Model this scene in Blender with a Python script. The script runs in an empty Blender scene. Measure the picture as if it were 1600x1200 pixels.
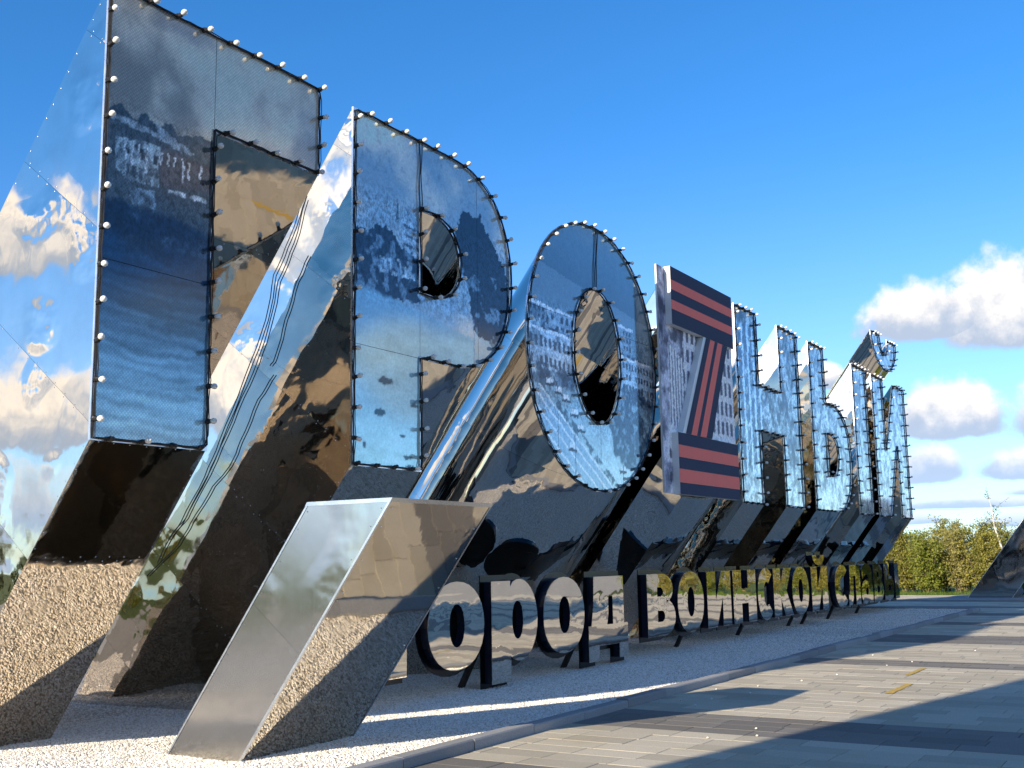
import bpy, bmesh, math, random
import numpy as np
from mathutils import Vector, Matrix, geometry
random.seed(7); rng = np.random.default_rng(7)
S = bpy.context.scene
COL = S.collection
R = math.radians

# ------------------------------------------------------------------ camera
CAM_P, CAM_R, CAM_Y, CAM_F = 0.15798, -0.01714, 1.01685, 1728.09     # pitch, roll, heading, focal length (px of 1600)
fw = Vector((math.sin(CAM_Y)*math.cos(CAM_P), math.cos(CAM_Y)*math.cos(CAM_P), math.sin(CAM_P)))
rt = Vector((math.cos(CAM_Y), -math.sin(CAM_Y), 0)); up = rt.cross(fw)
rt, up = rt*math.cos(CAM_R)+up*math.sin(CAM_R), up*math.cos(CAM_R)-rt*math.sin(CAM_R)
cam = bpy.data.cameras.new('camera'); camo = bpy.data.objects.new('camera', cam); COL.objects.link(camo)
camo.matrix_world = Matrix(((rt.x, up.x, -fw.x, 0), (rt.y, up.y, -fw.y, 0), (rt.z, up.z, -fw.z, 1.6), (0, 0, 0, 1)))
cam.sensor_width = 36; cam.lens = CAM_F/1600*36; cam.clip_end = 6000; cam.clip_start = .05
S.camera = camo

# ------------------------------------------------------------------ light and exposure
SUN = Vector((-2.593, .479, 1.0)).normalized()                        # towards the sun
SKY_STRENGTH, SUN_STRENGTH = .11, 5.0
S.view_settings.view_transform = 'Standard'; S.view_settings.look = 'None'
S.view_settings.exposure = 0.64; S.view_settings.gamma = 1; S.view_settings.use_curve_mapping = False
sl = bpy.data.lights.new('sun', 'SUN'); sl.energy = SUN_STRENGTH; sl.angle = R(.5); sl.color = (1, .88, .70)
slo = bpy.data.objects.new('sun', sl); COL.objects.link(slo)
S.cycles.max_bounces = 12; S.cycles.glossy_bounces = 7; S.cycles.diffuse_bounces = 4
slo.rotation_euler = SUN.to_track_quat('Z', 'Y').to_euler(); slo.location = SUN*60

class NT:
    """small helper round a node tree"""
    def __init__(s, t): s.t = t; s.n = t.nodes; s.l = t.links
    def node(s, ty, ins=None, **kw):
        n = s.n.new(ty)
        for k, v in kw.items(): setattr(n, k, v)
        for k, v in (ins or {}).items(): s.put(n.inputs[k], v)
        return n
    def put(s, sock, v):
        if isinstance(v, bpy.types.NodeSocket): s.l.new(v, sock)
        elif isinstance(v, bpy.types.Node): s.l.new(v.outputs[0], sock)
        else:
            try: sock.default_value = v
            except Exception: sock.default_value = (*v, 1)
    def m(s, op, a, b=0., c=0., clamp=False):
        n = s.n.new('ShaderNodeMath'); n.operation = op; n.use_clamp = clamp
        s.put(n.inputs[0], a); s.put(n.inputs[1], b); s.put(n.inputs[2], c); return n.outputs[0]
    def sstep(s, v, a, b, lo=0., hi=1.):
        n = s.n.new('ShaderNodeMapRange'); n.interpolation_type = 'SMOOTHSTEP'
        s.put(n.inputs['Value'], v)
        n.inputs['From Min'].default_value = a; n.inputs['From Max'].default_value = b
        n.inputs['To Min'].default_value = lo; n.inputs['To Max'].default_value = hi; return n.outputs[0]
    def mix(s, f, a, b, blend='MIX'):
        n = s.n.new('ShaderNodeMix'); n.data_type = 'RGBA'; n.blend_type = blend
        s.put(n.inputs[0], f); s.put(n.inputs[6], a); s.put(n.inputs[7], b); return n.outputs[2]
    def noise(s, vec, scale, detail=4, rough=.5, dist=0.):
        n = s.n.new('ShaderNodeTexNoise'); 
        if vec is not None: s.l.new(vec, n.inputs['Vector'])
        n.inputs['Scale'].default_value = scale; n.inputs['Detail'].default_value = detail
        n.inputs['Roughness'].default_value = rough; n.inputs['Distortion'].default_value = dist; return n.outputs[0]

def build_world():
    w = bpy.data.worlds.new('World'); S.world = w; w.use_nodes = True
    t = NT(w.node_tree); t.n.clear()
    sky = t.node('ShaderNodeTexSky', sky_type='NISHITA', sun_disc=False)
    sky.sun_elevation = math.asin(SUN.z); sky.sun_rotation = math.atan2(SUN.x, SUN.y)
    sky.altitude = 100; sky.air_density = 1.0; sky.dust_density = .3; sky.ozone_density = 2.6
    d = t.node('ShaderNodeTexCoord').outputs['Generated']
    sp = t.node('ShaderNodeSeparateXYZ', {0: d})
    x, y, z = sp.outputs
    az = t.m('MULTIPLY', t.m('ARCTAN2', x, y), 57.2958)
    el = t.m('MULTIPLY', t.m('ARCSINE', z), 57.2958)
    tint = t.mix(t.sstep(el, .5, 26.), (.60, .84, 1.20, 1), (.84, .98, 1.16, 1))
    hs = t.node('ShaderNodeHueSaturation', {'Hue': .501, 'Saturation': t.sstep(el, 1., 24., .95, 1.2), 'Value': 1.16, 'Color': t.mix(1., sky.outputs[0], tint, 'MULTIPLY')})
    n1 = t.noise(d, 16, 8, .58); n2 = t.noise(d, 46, 6, .6); n3 = t.noise(d, 5, 3, .5)
    nn = t.m('ADD', t.m('MULTIPLY', t.m('SUBTRACT', n1, .5), 1.5), t.m('MULTIPLY', t.m('SUBTRACT', n2, .5), .75))
    best = None; bv = None
    def blob(ca, ce, w_, h_):
        nonlocal best, bv
        u = t.m('DIVIDE', t.m('SUBTRACT', az, ca), w_)
        v = t.m('DIVIDE', t.m('SUBTRACT', el, ce), h_)
        vv = t.m('MAXIMUM', v, t.m('MULTIPLY', v, -3.0))
        dd = t.m('SUBTRACT', 1., t.m('SQRT', t.m('ADD', t.m('MULTIPLY', u, u), t.m('MULTIPLY', vv, vv))))
        if best is None: best, bv = dd, v
        else:
            g = t.m('GREATER_THAN', dd, best)
            bv = t.m('ADD', t.m('MULTIPLY', g, v), t.m('MULTIPLY', t.m('SUBTRACT', 1., g), bv))
            best = t.m('MAXIMUM', best, dd)
    for c in [(84.4, 10.7, 7.0, 4.9), (79.4, 10.9, 4.6, 2.9), (79.9, 6.0, 4.0, 2.9), (85.6, 5.8, 4.4, 3.3), (78.9, 3.75, 2.4, 2.1),
              (83.2, 3.7, 3.4, 1.6), (74.2, 8.5, 1.7, 1.3), (80.5, 2.2, 4.5, .55), (84.5, 2.7, 3.0, .5), (77.0, 1.5, 4.0, .5), (84.0, 1.3, 4.5, .6)]:
        blob(*c)
    # the rest of the sky: the same kind of cumulus, one in some cells of a cell pattern
    cx = t.node('ShaderNodeCombineXYZ', {0: t.m('DIVIDE', az, 13.), 1: t.m('DIVIDE', el, 6.5)})
    vo = t.node('ShaderNodeTexVoronoi', {'Vector': cx.outputs[0], 'Scale': 1., 'Randomness': .85}, voronoi_dimensions='2D')
    ps = t.node('ShaderNodeSeparateXYZ', {0: vo.outputs['Position']})
    cr = t.node('ShaderNodeSeparateColor', {0: vo.outputs['Color']})
    on = t.m('MULTIPLY', t.m('GREATER_THAN', cr.outputs[0], .38), t.m('LESS_THAN', ps.outputs[1], 5.2))
    on = t.m('MULTIPLY', on, t.m('GREATER_THAN', t.m('ABSOLUTE', t.m('SUBTRACT', ps.outputs[0], 61/13.)), 42/13.))   # cells over the row of letters are clear in the photo
    sz = t.m('ADD', .5, t.m('MULTIPLY', cr.outputs[1], .55))
    u = t.m('DIVIDE', t.m('SUBTRACT', t.m('DIVIDE', az, 13.), ps.outputs[0]), sz)
    v = t.m('DIVIDE', t.m('ADD', t.m('SUBTRACT', t.m('DIVIDE', el, 6.5), ps.outputs[1]), .25), t.m('MULTIPLY', sz, .9))
    vv = t.m('MAXIMUM', v, t.m('MULTIPLY', v, -3.0))
    dd = t.m('SUBTRACT', 1., t.m('SQRT', t.m('ADD', t.m('MULTIPLY', u, u), t.m('MULTIPLY', vv, vv))))
    dd = t.m('SUBTRACT', dd, t.m('MULTIPLY', t.m('SUBTRACT', 1., on), 9.))
    g = t.m('GREATER_THAN', dd, best)
    bv = t.m('ADD', t.m('MULTIPLY', g, v), t.m('MULTIPLY', t.m('SUBTRACT', 1., g), bv)); best = t.m('MAXIMUM', best, dd)
    dens = t.m('ADD', t.m('SUBTRACT', best, .14), t.m('MULTIPLY', nn, .55))
    alpha = t.sstep(dens, -.02, .30)
    alpha = t.m('MULTIPLY', alpha, t.sstep(el, -.3, .8, 0, 1))
    sh = t.m('ADD', t.m('MULTIPLY', bv, 1.25), t.m('ADD', t.m('MULTIPLY', t.m('SUBTRACT', n1, .5), 1.6), t.m('MULTIPLY', t.m('SUBTRACT', n2, .5), 1.1)))
    lit = t.sstep(sh, -.15, .75)
    k = 1/SKY_STRENGTH
    cc = t.mix(lit, (.43*k*.78, .50*k*.8, .64*k*.8, 1), (.86*k, .80*k, .73*k, 1))
    dot = t.node('ShaderNodeVectorMath', {0: d, 1: tuple(SUN)}, operation='DOT_PRODUCT').outputs['Value']
    glow = t.m('ADD', 1., t.m('MULTIPLY', t.m('POWER', t.m('MAXIMUM', dot, 0.), 9.), 1.6))       # clouds are brighter towards the sun
    cc = t.mix(1., cc, t.node('ShaderNodeCombineColor', {0: glow, 1: glow, 2: glow}).outputs[0], 'MULTIPLY')
    cc = t.mix(t.sstep(el, .5, 8., .70, .0), cc, (.36*k, .53*k, .80*k, 1))
    col = t.mix(alpha, hs.outputs[0], cc)
    bg = t.node('ShaderNodeBackground', {'Color': col, 'Strength': SKY_STRENGTH})
    out = t.node('ShaderNodeOutputWorld', {0: bg.outputs[0]})
build_world()

# ------------------------------------------------------------------ helpers
def link(o, parent=None):
    COL.objects.link(o)
    if parent is not None: o.parent = parent
    return o
def tag(o, label=None, cat=None, group=None, kind=None):
    if label: o['label'] = label
    if cat: o['category'] = cat
    if group: o['group'] = group
    if kind: o['kind'] = kind
    return o
def thing(name, loc, label, cat, group=None):
    o = bpy.data.objects.new(name, None); o.location = loc; o.empty_display_size = .2
    link(o); tag(o, label, cat, group); return o
def mesh_obj(name, verts, faces, mat, parent=None, smooth=False, origin=None):
    """verts in world space; the object's origin sits at parent's location"""
    o0 = Vector(origin) if origin is not None else (Vector(parent_loc(parent)) if parent else Vector((0, 0, 0)))
    me = bpy.data.meshes.new(name)
    me.from_pydata([tuple(Vector(v)-o0) for v in verts], [], faces); me.update()
    if smooth: me.polygons.foreach_set('use_smooth', [True]*len(me.polygons))
    if mat: me.materials.append(mat)
    o = bpy.data.objects.new(name, me); link(o, parent)
    if not parent: o.location = o0
    return o
def parent_loc(p):
    l = Vector((0, 0, 0))
    while p is not None: l += p.location; p = p.parent
    return l
class MB:
    def __init__(s): s.v = []; s.f = []
    def add(s, vs, fs):
        b = len(s.v); s.v += [tuple(v) for v in vs]; s.f += [tuple(b+i for i in f) for f in fs]
    def box(s, a, b):
        (x0, y0, z0), (x1, y1, z1) = a, b
        s.add([(x0,y0,z0),(x1,y0,z0),(x1,y1,z0),(x0,y1,z0),(x0,y0,z1),(x1,y0,z1),(x1,y1,z1),(x0,y1,z1)],
              [(3,2,1,0),(4,5,6,7),(0,1,5,4),(1,2,6,5),(2,3,7,6),(3,0,4,7)])
    def tube(s, pts, r, n=6, closed=False, cap=True):
        pts = [Vector(p) for p in pts]; N = len(pts); rings = []
        rs = r if isinstance(r, (list, tuple)) else [r]*N
        prev = None
        for i, p in enumerate(pts):
            if closed: t = pts[(i+1) % N]-pts[i-1]
            else: t = pts[min(i+1, N-1)]-pts[max(i-1, 0)]
            t = t.normalized() if t.length > 1e-9 else Vector((0, 0, 1))
            a = Vector((0, 0, 1)) if abs(t.z) < .9 else Vector((1, 0, 0))
            if prev is None: u = t.cross(a).normalized()
            else:
                u = prev-t*prev.dot(t); u = u.normalized() if u.length > 1e-6 else t.cross(a).normalized()
            prev = u; w = t.cross(u)
            rings.append([p+(u*math.cos(2*math.pi*k/n)+w*math.sin(2*math.pi*k/n))*rs[i] for k in range(n)])
        b = len(s.v)
        for rg in rings: s.v += [tuple(q) for q in rg]
        for i in range(N if closed else N-1):
            j = (i+1) % N
            for k in range(n):
                s.f.append((b+i*n+k, b+i*n+(k+1) % n, b+j*n+(k+1) % n, b+j*n+k))
        if cap and not closed:
            s.f.append(tuple(b+k for k in range(n))[::-1]); s.f.append(tuple(b+(N-1)*n+k for k in range(n)))
    def obj(s, name, mat, parent=None, smooth=False, origin=None): return mesh_obj(name, s.v, s.f, mat, parent, smooth, origin)

# ------------------------------------------------------------------ materials
def mat(name):
    m = bpy.data.materials.new(name); m.use_nodes = True; t = NT(m.node_tree)
    return m, t, t.n['Principled BSDF']
def plain(name, col, rough=.5, metal=0., nscale=0, nstr=.0, spec=.5):
    m, t, b = mat(name)
    b.inputs['Base Color'].default_value = (*col, 1); b.inputs['Roughness'].default_value = rough
    b.inputs['Metallic'].default_value = metal; b.inputs['Specular IOR Level'].default_value = spec
    if nscale:
        n = t.noise(t.node('ShaderNodeTexCoord').outputs['Object'], nscale, 6, .6)
        t.put(b.inputs['Base Color'], t.mix(n, tuple(c*(1-nstr) for c in col)+(1,), tuple(min(1, c*(1+nstr)) for c in col)+(1,)))
        t.put(b.inputs['Roughness'], t.m('ADD', rough-.1, t.m('MULTIPLY', n, .2)))
    return m
def mirror(name, col, rough=.03, amp=.006, scale=1.1, fine=.0006, streak=.0, haze=.0, dim=1.):
    """polished sheet that is not quite flat: bump with waves of decimetres to a metre, different on every sheet"""
    m, t, b = mat(name)
    tc = t.node('ShaderNodeTexCoord').outputs['Object']
    rnd = t.node('ShaderNodeObjectInfo').outputs['Random']
    off = t.node('ShaderNodeVectorMath', {0: tc, 1: t.node('ShaderNodeCombineXYZ', {0: t.m('MULTIPLY', rnd, 37.), 1: t.m('MULTIPLY', rnd, 91.), 2: t.m('MULTIPLY', rnd, 53.)}).outputs[0]}, operation='ADD').outputs[0]
    h1 = t.noise(off, scale, 1.5, .45, .3); h2 = t.noise(off, scale*4.2, 2, .5); h3 = t.noise(off, scale*1.9, 0, .5)
    den = t.sstep(h3, .55, .75)
    h = t.m('ADD', t.m('MULTIPLY', h1, amp), t.m('ADD', t.m('MULTIPLY', t.m('MULTIPLY', h2, den), amp*.34), t.m('MULTIPLY', h2, fine)))
    bp = t.node('ShaderNodeBump', {'Strength': 1., 'Distance': 1., 'Height': h})
    b.inputs['Metallic'].default_value = 1.
    sm = t.noise(off, 3., 6, .65)
    sc = t.node('ShaderNodeMapping', {'Vector': off, 'Scale': (26., 26., .8)})
    st = t.noise(sc.outputs[0], 2., 5, .6)
    c = t.mix(t.sstep(sm, .35, .8), (*[v*dim for v in col], 1), (*[v*dim*.9 for v in col], 1))
    t.put(b.inputs['Base Color'], c)
    t.put(b.inputs['Roughness'], t.m('ADD', rough, t.m('ADD', t.m('MULTIPLY', t.sstep(sm, .5, .85), .05+haze), t.m('MULTIPLY', st, streak))))
    t.put(b.inputs['Normal'], bp.outputs[0])
    return m
STEEL = (.60, .565, .525)
M_MIRROR = mirror('mirror steel', (.76, .705, .635), .026, .027, .9, .0009, .012, .03)
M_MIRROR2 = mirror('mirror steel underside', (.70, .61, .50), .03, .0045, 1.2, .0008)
M_PYLON = mirror('mirror steel pylon', (.66, .595, .51), .03, .0045, 1.3, .0004, .02, .03)
M_PYLON_L = mirror('weathered steel pylon side', (.58, .56, .52), .10, .016, .8, .0008, .05, .08)
M_MIRROR3 = mirror('smooth dark mirror steel', (.50, .49, .48), .04, .02, .45, .0)
M_TEXT = mirror('mirror steel text', (.86, .81, .73), .02, .0045, 1.3, .0002)
M_TRIM = plain('trim aluminium', (.72, .74, .76), .28, 1., 9, .12)
M_NAVY = plain('navy gloss side', (.012, .016, .032), .16, 0, 6, .3)
M_PLATE = mirror('dark bronze backing plate', (.045, .046, .05), .22, .002, 2., .0002)
M_STRUT = plain('black painted steel', (.02, .02, .022), .45, 0, 8, .3)
M_CABLE = plain('black rubber cable', (.012, .012, .014), .55, 0, 20, .3)
M_SOCKET = plain('black socket plastic', (.014, .013, .013), .4, 0, 30, .3)
def bulb_mat():
    m, t, b = mat('opal bulb glass')
    b.inputs['Base Color'].default_value = (.85, .83, .78, 1); b.inputs['Roughness'].default_value = .18
    b.inputs['Subsurface Weight'].default_value = .0; b.inputs['Coat Weight'].default_value = .4
    return m
M_BULB = bulb_mat()
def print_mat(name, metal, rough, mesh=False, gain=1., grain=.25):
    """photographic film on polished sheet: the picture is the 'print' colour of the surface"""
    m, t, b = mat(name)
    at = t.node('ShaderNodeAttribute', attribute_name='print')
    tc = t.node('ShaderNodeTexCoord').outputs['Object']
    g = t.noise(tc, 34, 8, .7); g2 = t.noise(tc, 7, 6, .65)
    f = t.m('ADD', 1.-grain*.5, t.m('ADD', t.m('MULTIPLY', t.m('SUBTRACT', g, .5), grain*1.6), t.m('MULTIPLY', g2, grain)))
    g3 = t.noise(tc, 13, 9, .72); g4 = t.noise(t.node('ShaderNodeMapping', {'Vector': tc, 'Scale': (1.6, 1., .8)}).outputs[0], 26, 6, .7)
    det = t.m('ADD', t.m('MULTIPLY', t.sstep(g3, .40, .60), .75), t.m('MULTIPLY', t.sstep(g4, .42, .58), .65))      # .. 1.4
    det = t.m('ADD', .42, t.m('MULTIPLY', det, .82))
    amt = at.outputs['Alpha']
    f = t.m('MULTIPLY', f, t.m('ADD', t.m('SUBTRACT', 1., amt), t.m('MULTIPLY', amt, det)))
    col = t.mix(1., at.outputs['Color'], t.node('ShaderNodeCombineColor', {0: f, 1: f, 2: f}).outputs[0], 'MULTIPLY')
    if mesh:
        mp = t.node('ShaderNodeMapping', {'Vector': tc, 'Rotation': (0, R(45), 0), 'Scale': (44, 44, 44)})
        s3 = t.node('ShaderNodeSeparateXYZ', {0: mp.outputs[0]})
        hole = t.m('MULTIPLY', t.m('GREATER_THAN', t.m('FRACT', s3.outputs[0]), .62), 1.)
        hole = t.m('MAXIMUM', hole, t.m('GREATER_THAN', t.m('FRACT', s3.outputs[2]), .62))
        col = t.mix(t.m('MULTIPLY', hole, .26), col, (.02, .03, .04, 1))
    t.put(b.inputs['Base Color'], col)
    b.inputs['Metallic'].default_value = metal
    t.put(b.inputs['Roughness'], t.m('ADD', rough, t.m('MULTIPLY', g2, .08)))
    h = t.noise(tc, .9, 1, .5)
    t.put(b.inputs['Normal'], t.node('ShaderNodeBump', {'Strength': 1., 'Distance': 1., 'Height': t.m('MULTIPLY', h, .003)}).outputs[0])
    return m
M_PRINT_MESH = print_mat('printed mesh film', .22, .07, True, grain=.45)
M_PRINT = print_mat('printed mirror film', .32, .04, grain=.45)
M_PRINT_FAR = print_mat('printed mirror film worn', .55, .06, grain=.7)
M_PRINT_BOARD = print_mat('printed matt board', 0., .7, grain=.4)

def island_tone(t, base, dev, island):
    if island: r = t.node('ShaderNodeNewGeometry').outputs['Random Per Island']
    else: r = t.node('ShaderNodeObjectInfo').outputs['Random']
    return t.mix(r, tuple(c*(1-dev) for c in base)+(1,), tuple(c*(1+dev) for c in base)+(1,))
def paver_mat(name, base, island):
    m, t, b = mat(name)
    pos = t.node('ShaderNodeNewGeometry').outputs['Position']
    c = island_tone(t, base, .18, island)
    n = t.noise(pos, 60, 6, .7); n2 = t.noise(pos, 1.3, 6, .62); n3 = t.noise(pos, 9, 5, .6)
    c = t.mix(t.sstep(n, .35, .75), c, t.mix(.5, c, (base[0]*.55, base[1]*.55, base[2]*.55, 1)))
    c = t.mix(t.m('MULTIPLY', t.sstep(n2, .45, .75), .35), c, (base[0]*.7+.02, base[1]*.66+.015, base[2]*.58, 1))
    c = t.mix(t.m('MULTIPLY', t.sstep(n3, .6, .78), .3), c, (base[0]*1.25, base[1]*1.23, base[2]*1.2, 1))
    t.put(b.inputs['Base Color'], c); b.inputs['Roughness'].default_value = .9; b.inputs['Specular IOR Level'].default_value = .1
    t.put(b.inputs['Normal'], t.node('ShaderNodeBump', {'Strength': .35, 'Distance': .004, 'Height': n}).outputs[0])
    return m
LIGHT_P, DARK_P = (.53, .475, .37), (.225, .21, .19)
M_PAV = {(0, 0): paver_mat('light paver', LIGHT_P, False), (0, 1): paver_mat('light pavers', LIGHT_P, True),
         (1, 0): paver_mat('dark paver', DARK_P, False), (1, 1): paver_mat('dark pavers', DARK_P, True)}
M_BED = plain('jointing sand', (.13, .12, .105), .95, 0, 30, .4)
M_KERB = paver_mat('kerb concrete', (.33, .33, .33), False)
def ground_mat(name, a, b_, sc):
    m, t, b = mat(name)
    pos = t.node('ShaderNodeNewGeometry').outputs['Position']
    n = t.noise(pos, sc, 8, .65); n2 = t.noise(pos, sc*.06, 4, .5)
    t.put(b.inputs['Base Color'], t.mix(t.m('MULTIPLY', t.m('ADD', n, n2), .5), (*a, 1), (*b_, 1)))
    b.inputs['Roughness'].default_value = .95; b.inputs['Specular IOR Level'].default_value = .1
    t.put(b.inputs['Normal'], t.node('ShaderNodeBump', {'Strength': .8, 'Distance': .05, 'Height': n}).outputs[0])
    return m
M_GROUND = ground_mat('meadow', (.045, .075, .015), (.13, .15, .035), 3.)
def gravel_mats():
    m, t, b = mat('gravel bed')
    pos = t.node('ShaderNodeNewGeometry').outputs['Position']
    vo = t.node('ShaderNodeTexVoronoi', {'Vector': pos, 'Scale': 52.})
    cr = t.node('ShaderNodeSeparateColor', {0: vo.outputs['Color']})
    c = t.mix(cr.outputs[0], (.55, .50, .43, 1), (.82, .78, .70, 1))
    t.put(b.inputs['Base Color'], t.mix(t.sstep(vo.outputs['Distance'], .35, .75), c, (.36, .32, .26, 1)))
    b.inputs['Roughness'].default_value = .9
    t.put(b.inputs['Normal'], t.node('ShaderNodeBump', {'Strength': 1., 'Distance': .02, 'Height': t.m('SUBTRACT', 1., vo.outputs['Distance'])}).outputs[0])
    m2, t, b = mat('gravel stone')
    r = t.node('ShaderNodeObjectInfo').outputs['Random']
    cr = t.node('ShaderNodeValToRGB', {0: r})
    e = cr.color_ramp.elements; e[0].color = (.58, .52, .43, 1); e[1].color = (.92, .90, .86, 1)
    x = cr.color_ramp.elements.new(.35); x.color = (.78, .72, .63, 1); x = cr.color_ramp.elements.new(.6); x.color = (.86, .83, .77, 1)
    t.put(b.inputs['Base Color'], cr.outputs[0]); b.inputs['Roughness'].default_value = .8
    return m, m2
M_GRAVEL, M_STONE = gravel_mats()
M_YELLOW = plain('worn yellow paint', (.55, .36, .06), .7, 0, 40, .35)
M_WHITE = plain('white painted board edge', (.72, .72, .70), .5, 0, 5, .12)
M_RIB_NAVY = plain('navy ribbon film', (.042, .052, .095), .7, 0, 3, .14, .12)
M_RIB_RED = plain('orange red ribbon film', (.95, .21, .165), .7, 0, 3, .08, .12)

# ------------------------------------------------------------------ setting: ground, plaza, gravel bed, kerb
KY, KH = 5.5, .09                    # kerb line and height
BX0, BX1, BY1 = -3.0, 33.1, 16.0     # gravel bed
me = MB(); me.add([(-2500, -2500, -.06), (2500, -2500, -.06), (2500, 2500, -.06), (-2500, 2500, -.06)], [(0, 1, 2, 3)])
tag(me.obj('ground', M_GROUND), 'green meadow reaching the horizon', kind='structure')
PX0, PX1, PY0, PY1 = -16., 45.5, -22., 26.
me = MB(); me.add([(PX0, PY0, -.03), (PX1, PY0, -.03), (PX1, PY1, -.03), (PX0, PY1, -.03)], [(0, 1, 2, 3)])
plaza = tag(me.obj('plaza', M_BED), 'paved plaza of long staggered grey pavers', kind='structure')

def far_paving_mat():
    m, t, b = mat('distant paving')
    pos = t.node('ShaderNodeNewGeometry').outputs['Position']
    br = t.node('ShaderNodeTexBrick', {'Vector': pos, 'Color1': (.47, .42, .33, 1), 'Color2': (.38, .34, .28, 1), 'Mortar': (.13, .12, .105, 1), 'Scale': 1., 'Mortar Size': .006, 'Brick Width': .6, 'Row Height': .3})
    n = t.noise(pos, .25, 5, .6)
    t.put(b.inputs['Base Color'], t.mix(t.m('MULTIPLY', n, .5), br.outputs[0], (.20, .19, .18, 1))); b.inputs['Roughness'].default_value = .9; b.inputs['Specular IOR Level'].default_value = .1
    return m
mb = MB()
for x0, x1, y0, y1 in ((-60, PX1, -120, PY0), (PX1, 150, -120, -10.5), (-60, 28, BY1+.2, PY1)): mb.add([(x0, y0, -.012), (x1, y0, -.012), (x1, y1, -.012), (x0, y1, -.012)], [(0, 1, 2, 3)])
tag(mb.obj('distant_paving', far_paving_mat()), 'wide pale paving beyond the near plaza', kind='structure')
def proj(p):
    q = Vector(p)-Vector((0, 0, 1.6)); zz = q.dot(fw)
    if zz < .1: return None
    return 800+CAM_F*q.dot(rt)/zz, 600-CAM_F*q.dot(up)/zz, zz
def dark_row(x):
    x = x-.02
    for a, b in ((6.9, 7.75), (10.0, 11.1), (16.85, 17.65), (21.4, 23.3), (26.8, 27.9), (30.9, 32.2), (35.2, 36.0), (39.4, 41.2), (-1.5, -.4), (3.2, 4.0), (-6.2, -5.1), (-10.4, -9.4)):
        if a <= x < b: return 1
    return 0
PL, PW, G = .6, .3, .003
def paver_geo(cx, cy, dz, tx, ty):
    hx, hy = PW/2-G, PL/2-G; c = .0018
    def zt(x, y): return dz+tx*x+ty*y
    lo = [(-hx, -hy), (hx, -hy), (hx, hy), (-hx, hy)]; hi = [(-hx+c, -hy+c), (hx-c, -hy+c), (hx-c, hy-c), (-hx+c, hy-c)]
    v = [(cx+a, cy+b, -.05) for a, b in lo]+[(cx+a, cy+b, zt(a, b)-c) for a, b in lo]+[(cx+a, cy+b, zt(a, b)) for a, b in hi]
    f = [(8, 9, 10, 11)]+[(i, (i+1) % 4, 4+(i+1) % 4, 4+i) for i in range(4)]+[(4+i, 4+(i+1) % 4, 8+(i+1) % 4, 8+i) for i in range(4)]
    return v, f
cells = []
for i in range(int(PX0/PW), int(PX1/PW)):
    cx = (i+.5)*PW
    off = (i*.37*PL) % PL if i % 2 else (i*.21) % PL
    j0 = int((PY0)/PL)-1
    for j in range(j0, int(PY1/PL)+1):
        cy = (j+.5)*PL+off
        if BX0-.3 < cx < BX1+.25 and KY+.26 < cy < BY1+.3: continue
        if cy > KY+.26 and cx < 28: continue
        if cy < -12 and cx < 4: continue
        cells.append((cx, cy))
vis = []
for c in cells:
    q = proj((c[0], c[1], 0))
    if q and -10 < q[0] < 1610 and q[1] < 1220 and c[1] < KY-.302: vis.append((q[2], c))
vis.sort(); near = set(c for _, c in vis[:300])
pm = [[], []]
for k in range(2):          # a few shared paver meshes, light and dark
    for n in range(3):
        v, f = paver_geo(0, 0, 0, random.uniform(-.0018, .0018), random.uniform(-.0014, .0014))
        mm = bpy.data.meshes.new('paver'); mm.from_pydata(v, [], f); mm.update(); mm.materials.append(M_PAV[(k, 0)]); pm[k].append(mm)
rest = [MB(), MB()]
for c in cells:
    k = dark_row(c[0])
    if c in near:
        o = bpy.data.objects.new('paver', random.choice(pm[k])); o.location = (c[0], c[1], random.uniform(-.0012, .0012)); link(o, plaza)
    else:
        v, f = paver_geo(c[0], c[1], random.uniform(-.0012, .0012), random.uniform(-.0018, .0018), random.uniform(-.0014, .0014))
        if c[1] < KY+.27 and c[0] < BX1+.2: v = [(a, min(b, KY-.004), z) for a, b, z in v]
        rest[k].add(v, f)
for k in range(2): tag(rest[k].obj('pavers', M_PAV[(k, 1)], plaza), kind='stuff')

# kerb stones, each its own piece
kerb = bpy.data.objects.new('kerb', None); link(kerb); tag(kerb, 'low grey concrete kerb round the gravel bed', kind='structure')
def kerb_geo(L, w=.15, h=KH):
    c = .012; v = []; f = []
    for x in (.003, L-.003):
        v += [(x, 0, -.05), (x, 0, h-c), (x, c, h), (x, w-c, h), (x, w, h-c), (x, w, -.05)]
    for i in range(5): f.append((i, i+6, i+7, i+1))
    f += [(0, 1, 2, 3, 4, 5), (11, 10, 9, 8, 7, 6)]
    return v, f
km = []
for n in range(2):
    v, f = kerb_geo(1.0); mm = bpy.data.meshes.new('kerb_stone'); mm.from_pydata(v, [], f); mm.update(); mm.materials.append(M_KERB); km.append(mm)
for i in range(int(BX1-BX0)):
    o = bpy.data.objects.new('kerb_stone', km[i % 2]); o.location = (BX0+i+.18, KY+random.uniform(-.006, .006), random.uniform(-.012, .006)); o.rotation_euler = (0, random.uniform(-.004, .004), random.uniform(-.006, .006)); link(o, kerb)
for i in range(10):
    o = bpy.data.objects.new('kerb_stone', km[i % 2]); o.location = (BX1+.18, KY+i, random.uniform(-.008, .004)); o.rotation_euler = (0, 0, R(90)); link(o, kerb)

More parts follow.
